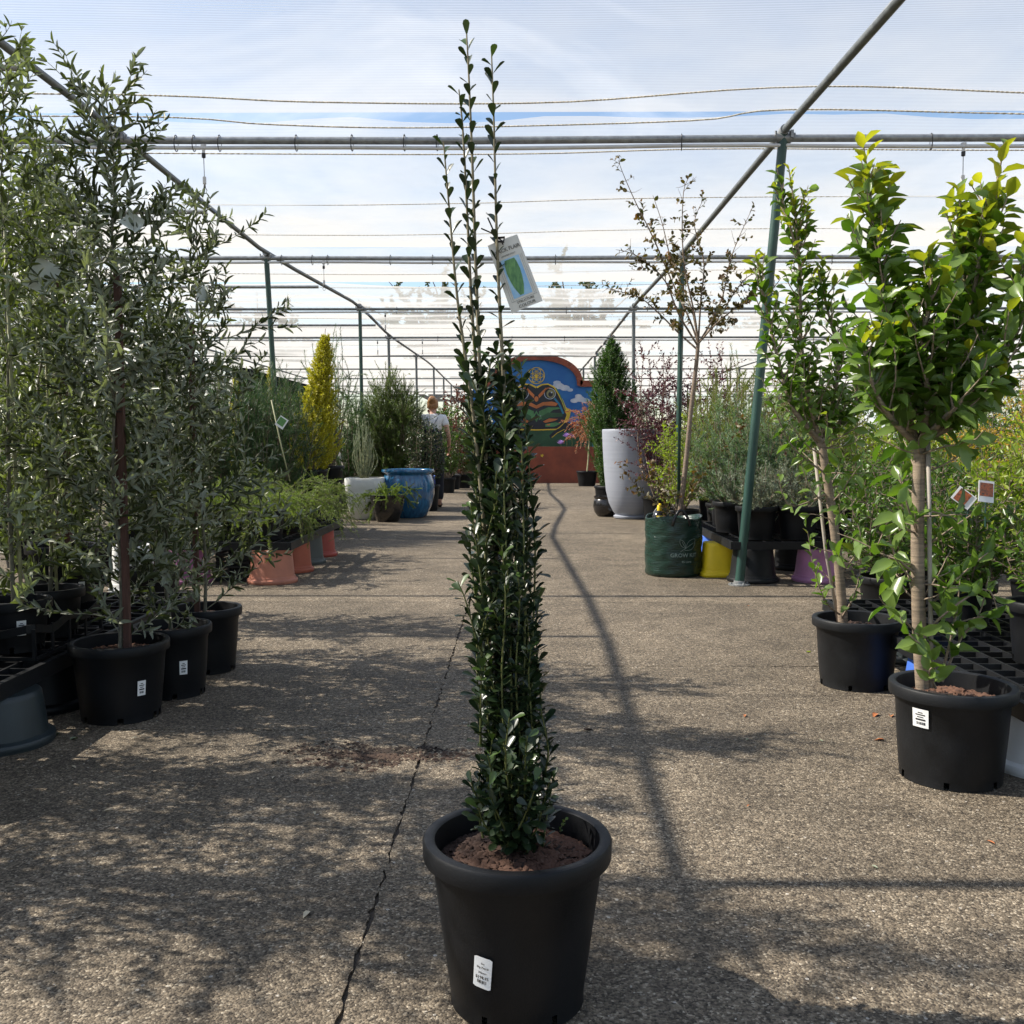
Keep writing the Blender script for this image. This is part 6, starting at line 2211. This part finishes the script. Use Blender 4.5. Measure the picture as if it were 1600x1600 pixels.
care_tag(1541, 768, 3.62, 0.056, 0.08, 0.12, "white tag with a red flower picture among the bushes behind the ficus", 1)
care_tag(1506, 778, 3.7, 0.056, 0.075, -0.9, "white tag with a flower picture leaning beside the red flower tag", 2)

# bent cane with a tag at the left post
cn_ = thing("cane", tuple(P(453, 752, 9.0)), "thin slanting cane with a hanging plant tag above the trailing plants", "cane")
q = MB()
q.tube([P(453, 752, 9.0), P(438, 690, 9.0), P(424, 625, 9.0)], 0.006, 6)
q.build("stick", M_BAMBOO, cn_, True)
q = MB()
c0 = P(438, 660, 8.98)
q.box(c0 + Vector((0.012, 0, 0)), (0.085, 0.002, 0.1), Matrix.Rotation(0.6, 3, 'Y'))
q.build("plant_tag", M_LABEL, cn_)
q = MB()
q.box(c0 + Vector((0.012, -0.003, 0.006)), (0.066, 0.001, 0.07), Matrix.Rotation(0.6, 3, 'Y'))
q.build("tag_picture", M_TAGGRN, cn_)


# ================================================================== PERSON
def skin_mesh(name, joints, edges, mat, parent, sub=2, rootj=0):
    me = bpy.data.meshes.new(name)
    me.from_pydata([j[:3] for j in joints], edges, [])
    ob = bpy.data.objects.new(name, me)
    COL.objects.link(ob)
    ob.modifiers.new("skin", 'SKIN')
    layer = me.skin_vertices[0].data
    for i, j in enumerate(joints):
        rr = j[3]
        layer[i].radius = rr if isinstance(rr, tuple) else (rr, rr)
        layer[i].use_root = (i == rootj)
    sm = ob.modifiers.new("sub", 'SUBSURF')
    sm.levels = sub
    sm.render_levels = sub
    dg = bpy.context.evaluated_depsgraph_get()
    m2 = bpy.data.meshes.new_from_object(ob.evaluated_get(dg))
    bpy.data.objects.remove(ob)
    m2.name = name
    m2.materials.clear()
    m2.materials.append(mat)
    m2.polygons.foreach_set('use_smooth', [True] * len(m2.polygons))
    return link(name, m2, parent)


M_SKIN = plain("skin", (0.5, 0.27, 0.19), 0.5, 0.08, 8)
M_HAIR = plain("dark_blond_hair", (0.3, 0.15, 0.06), 0.5, 0.4, 60, 0.5, 150, stretch=(4, 4, 0.6))
M_SHIRT = plain("white_shirt", (0.75, 0.75, 0.76), 0.85, 0.06, 12, 0.2, 60)
M_NAVY = plain("navy_apron", (0.012, 0.016, 0.035), 0.85, 0.3, 12, 0.2, 60)
M_STRAP = plain("grey_strap", (0.3, 0.32, 0.36), 0.8, 0.2, 12)
M_JEAN = plain("dark_trousers", (0.014, 0.015, 0.022), 0.9, 0.3, 12)
M_BOOT = plain("brown_boot", (0.05, 0.03, 0.02), 0.6, 0.3, 12)
pp_ = P(676, 640, 15.2)
per = thing("person", (pp_.x, 15.2, 0), "person with hair tied up, white short sleeved shirt and navy apron, seen from behind", "person")
body = [(0, 0, .93, (.13, .09)), (0, 0, 1.08, (.12, .085)), (0, 0, 1.26, (.14, .09)), (0, 0, 1.37, (.1, .07)), (0, .01, 1.44, .05), (0, .02, 1.475, .048), (0, .03, 1.555, (.075, .09)), (0, .03, 1.625, (.065, .075)),
        (.165, 0, 1.36, .05), (.215, -.02, 1.22, .042), (.245, .0, 1.08, .037), (.24, .09, .97, .03), (.235, .15, .9, .024), (.23, .18, .87, .026),
        (-.165, 0, 1.36, .05), (-.2, .03, 1.22, .042), (-.21, .08, 1.1, .037), (-.15, .22, 1.05, .03), (-.12, .28, 1.05, .024), (-.11, .31, 1.05, .026),
        (.09, 0, .86, .085), (.1, .01, .5, .055), (.1, -.02, .12, .037), (.1, -.02, .05, .035), (.1, .13, .035, .03),
        (-.09, 0, .86, .085), (-.1, .03, .5, .055), (-.1, .0, .12, .037), (-.1, .0, .05, .035), (-.1, .15, .035, .03)]
ed = [(0, 1), (1, 2), (2, 3), (3, 4), (4, 5), (5, 6), (6, 7), (3, 8), (8, 9), (9, 10), (10, 11), (11, 12), (12, 13), (3, 14), (14, 15), (15, 16), (16, 17), (17, 18), (18, 19), (0, 20), (20, 21), (21, 22), (22, 23), (23, 24), (0, 25), (25, 26), (26, 27), (27, 28), (28, 29)]
for (hx, hy, hz, j0, s, dr) in ((.23, .18, .87, 13, 1, Vector((0, .55, -.85))), (-.11, .31, 1.05, 19, -1, Vector((.2, .95, 0)))):
    dr = dr.normalized()
    side = dr.cross(Vector((s, 0, 0.3))).normalized()
    for k, (off, ln_) in enumerate(((-.027, .07), (-.009, .08), (.009, .076), (.027, .062))):
        b0 = len(body)
        p0 = Vector((hx, hy, hz)) + side * off + dr * 0.02
        body.append((*p0, .009))
        body.append((*(p0 + dr * ln_ * .55), .0085))
        body.append((*(p0 + (dr + Vector((-s * .5, 0, -.1))).normalized() * ln_), .007))
        ed += [(j0, b0), (b0, b0 + 1), (b0 + 1, b0 + 2)]
    b0 = len(body)
    p0 = Vector((hx, hy, hz)) - side * .03
    body += [(*p0, .01), (*(p0 + (dr - side).normalized() * .04), .009)]
    ed += [(j0, b0), (b0, b0 + 1)]
skin_mesh("body", body, ed, M_SKIN, per)
skin_mesh("shirt", [(0, 0, .98, (.145, .105)), (0, 0, 1.1, (.14, .102)), (0, 0, 1.26, (.158, .108)), (0, 0, 1.385, (.115, .085)), (0, .005, 1.43, (.062, .06)), (.165, 0, 1.37, .066), (.21, -.015, 1.24, .06), (-.165, 0, 1.37, .066), (-.198, .025, 1.24, .06)], [(0, 1), (1, 2), (2, 3), (3, 4), (3, 5), (5, 6), (3, 7), (7, 8)], M_SHIRT, per)
skin_mesh("apron", [(0, 0, .72, (.185, .135)), (0, 0, .92, (.165, .125)), (0, 0, 1.12, (.158, .118)), (0, 0, 1.29, (.15, .116))], [(0, 1), (1, 2), (2, 3)], M_NAVY, per)
skin_mesh("trousers", [(0, 0, .92, (.15, .11)), (.092, 0, .84, .1), (.1, .01, .5, .075), (.1, -.01, .1, .066), (-.092, 0, .84, .1), (-.1, .03, .5, .075), (-.1, .01, .1, .066)], [(0, 1), (1, 2), (2, 3), (0, 4), (4, 5), (5, 6)], M_JEAN, per)
for s in (-1, 1):
    skin_mesh("shoe", [(.1 * s, -.04 + (.02 if s < 0 else 0), .05, .05), (.1 * s, .05 + (.02 if s < 0 else 0), .045, .045), (.1 * s, .16 + (.02 if s < 0 else 0), .036, .036)], [(0, 1), (1, 2)], M_BOOT, per)
q = MB()
for s in (-1, 1):
    q.tube([(pp_.x + s * .1, 15.2 - .03, 1.415), (pp_.x + s * .06, 15.2 - .112, 1.33), (pp_.x - s * .03, 15.2 - .135, 1.2), (pp_.x - s * .1, 15.2 - .128, 1.08)], 0.011, 6)
q.build("straps", M_STRAP, per, True)
skin_mesh("hair", [(0, .015, 1.485, (.075, .07)), (0, .01, 1.56, (.1, .105)), (0, .0, 1.635, (.09, .095)), (0, -.07, 1.655, .055), (0.01, -.09, 1.685, .05)], [(0, 1), (1, 2), (2, 3), (3, 4)], M_HAIR, per)


# ================================================================== FAR TREES, FALLEN LEAVES
def far_tree(x, y, h, w, label, seed):
    r = rng(seed)
    root = thing("tree", (x, y, 0), label, "tree", None)
    br, lv = [], []
    tp = grow((x, y, 0), (0, 0, 1), h * 0.6, r, 8, 0.06)
    br.append((tp, 0.3, 0.14))
    for k in range(46):
        i0 = int(r.integers(4, 9))
        a = k * 2.4
        el = r.uniform(0.1, 1.2)
        p = grow(tp[i0], (math.cos(a) * math.cos(el), math.sin(a) * math.cos(el), math.sin(el)), w * r.uniform(0.35, 0.62), r, 7, 0.14, lift=0.03)
        br.append((p, 0.1, 0.02))
        for j in range(5):
            c_ = p[int(r.integers(3, 8))]
            q_ = grow(c_, r.normal(0, 1, 3) + np.array([0, 0, .4]), w * 0.14, r, 4, 0.2)
            br.append((q_, 0.03, 0.01))
            lv.append(on_path(q_, 0.02, 0.24, 0.9, r, 0.0, 1, jit=0.8))
    branch_mesh("trunk", br, M_BARK, root, 5)
    leaf_batch("crown", cat_lv(lv), T_SMALL, L_GUM, root, seed, "stuff", 0.5)


far_tree(-5.2, 62, 11.8, 8, "leafy tree beyond the far end, showing through the roof slit left of the holly", 41)
far_tree(3.9, 66, 12.4, 9, "leafy tree beyond the far end, showing through the roof slit right of the tag", 42)
far_tree(-16, 64, 10.2, 9, "leafy tree outside beyond the far left of the shade house", 43)
far_tree(17, 66, 10.4, 9, "leafy tree outside beyond the far right of the shade house", 44)

# hedge rows closing the distance
hg = [(-9.5, 15, L_DARK), (-11.5, 14, L_MID), (-8.0, 18, L_MID), (-12.5, 19, L_DARK), (-6.5, 24, L_DARK), (-9.5, 25, L_MID), (-4.2, 28, L_DARK), (-12.5, 27, L_DARK), (7.5, 18, L_MID), (9.6, 16, L_DARK), (9.2, 21, L_LIME), (11.8, 20, L_MID), (5.6, 25, L_DARK), (8.5, 26, L_MID), (12, 26, L_DARK), (3.8, 28, L_MID), (0.2, 30, L_DARK), (-2.2, 31, L_MID), (-1.6, 27.5, L_DARK), (2.5, 31.5, L_DARK)]
for i, (x, y, mt) in enumerate(hg):
    side_ = "left" if x < -3.5 else ("right" if x > 3.4 else "behind the mural")
    o = shrub("distant_shrub", x, y, 0, 2.4, 1.75, 'leafy', mt, "distant " + {"dark_green_leaf": "dark green", "mid_green_leaf": "fresh green", "lime_leaf": "lime green"}[mt.name] + " round shrub in the far rows " + ("left of the black slatted wall" if x < -3.5 else ("past the right hand benches" if x > 3.4 else "behind the mural wall")), "shrub", 930 + i, nst=22, L=0.11, dens=1.0, group="distant shrubs in the far rows")

fl = [(1260, 1020, L_LIME, 0.035, "pale green fallen leaf on the concrete left of the smaller ficus pot"), (485, 1425, plain("dry_leaf", (0.5, 0.43, 0.3), 0.7, 0.2, 40), 0.03, "dry cream leaf lying on the concrete left of the joint"), (1372, 1116, plain("rust_leaf", (0.35, 0.12, 0.04), 0.7, 0.3, 40), 0.05, "rust coloured fallen leaf beside the broad ficus pot"),
      (1392, 1122, plain("rust_leaf2", (0.4, 0.16, 0.06), 0.7, 0.3, 40), 0.045, "orange brown fallen leaf touching the broad ficus pot"), (1385, 1158, MATS["rust_leaf"], 0.04, "brown leaf on the concrete below the rust coloured one"), (910, 1143, plain("brown_twig_leaf", (0.08, 0.05, 0.03), 0.8, 0.3, 40), 0.045, "dark curled leaf on the concrete right of the holly"), (108, 1158, L_OLIVE2, 0.04, "pale olive leaf fallen beside the slate upturned pot"), (96, 1148, L_OLIVE, 0.035, "olive leaf fallen at the foot of the bench")]
for i, (px, py, mt, sz, t) in enumerate(fl):
    g_ = G(px, py)
    r = rng(990 + i)
    a = r.random() * 6.28
    lvq = {'pos': np.array([[g_.x, g_.y, 0.003]]), 'dir': np.array([[math.cos(a), math.sin(a), 0.06]]), 'nrm': np.array([[0.1, 0.15, 1.0]]), 'L': np.array([sz]), 'tip': np.array([0.0])}
    V, F = T_OVAL
    o = leaf_batch("fallen_leaf", lvq, T_OVAL, mt, None, i, None, 0.42)
    tagit(o, t, "leaf")

r = rng(77)
M_LIT = [plain("dry_leaf", (0.5, 0.43, 0.3)), plain("rust_leaf", (0.35, 0.12, 0.04)), plain("brown_twig_leaf", (0.08, 0.05, 0.03)), L_OLIVE2]
for k in range(22):
    left = k % 2 == 0
    px, py = (r.uniform(80, 520), r.uniform(1080, 1330)) if left else (r.uniform(1130, 1560), r.uniform(930, 1420))
    g_ = G(px, py)
    if min(math.hypot(g_.x - q_.x, g_.y - q_.y) for q_ in (p1, p2, p3, f1, f2)) < 0.22:
        continue
    a = r.random() * 6.28
    lvq = {'pos': np.array([[g_.x, g_.y, 0.0025]]), 'dir': np.array([[math.cos(a), math.sin(a), 0.05]]), 'nrm': np.array([[r.normal(0, .15), r.normal(0, .15), 1.0]]), 'L': np.array([r.uniform(0.018, 0.034)])}
    o = leaf_batch("fallen_leaf", lvq, T_LANCE, M_LIT[k % 4], None, 50 + k, None, 0.34)
    tagit(o, "small narrow fallen leaf on the concrete " + ("near the olive pots" if left else "near the ficus pots"), "leaf", "small leaves fallen on the concrete")
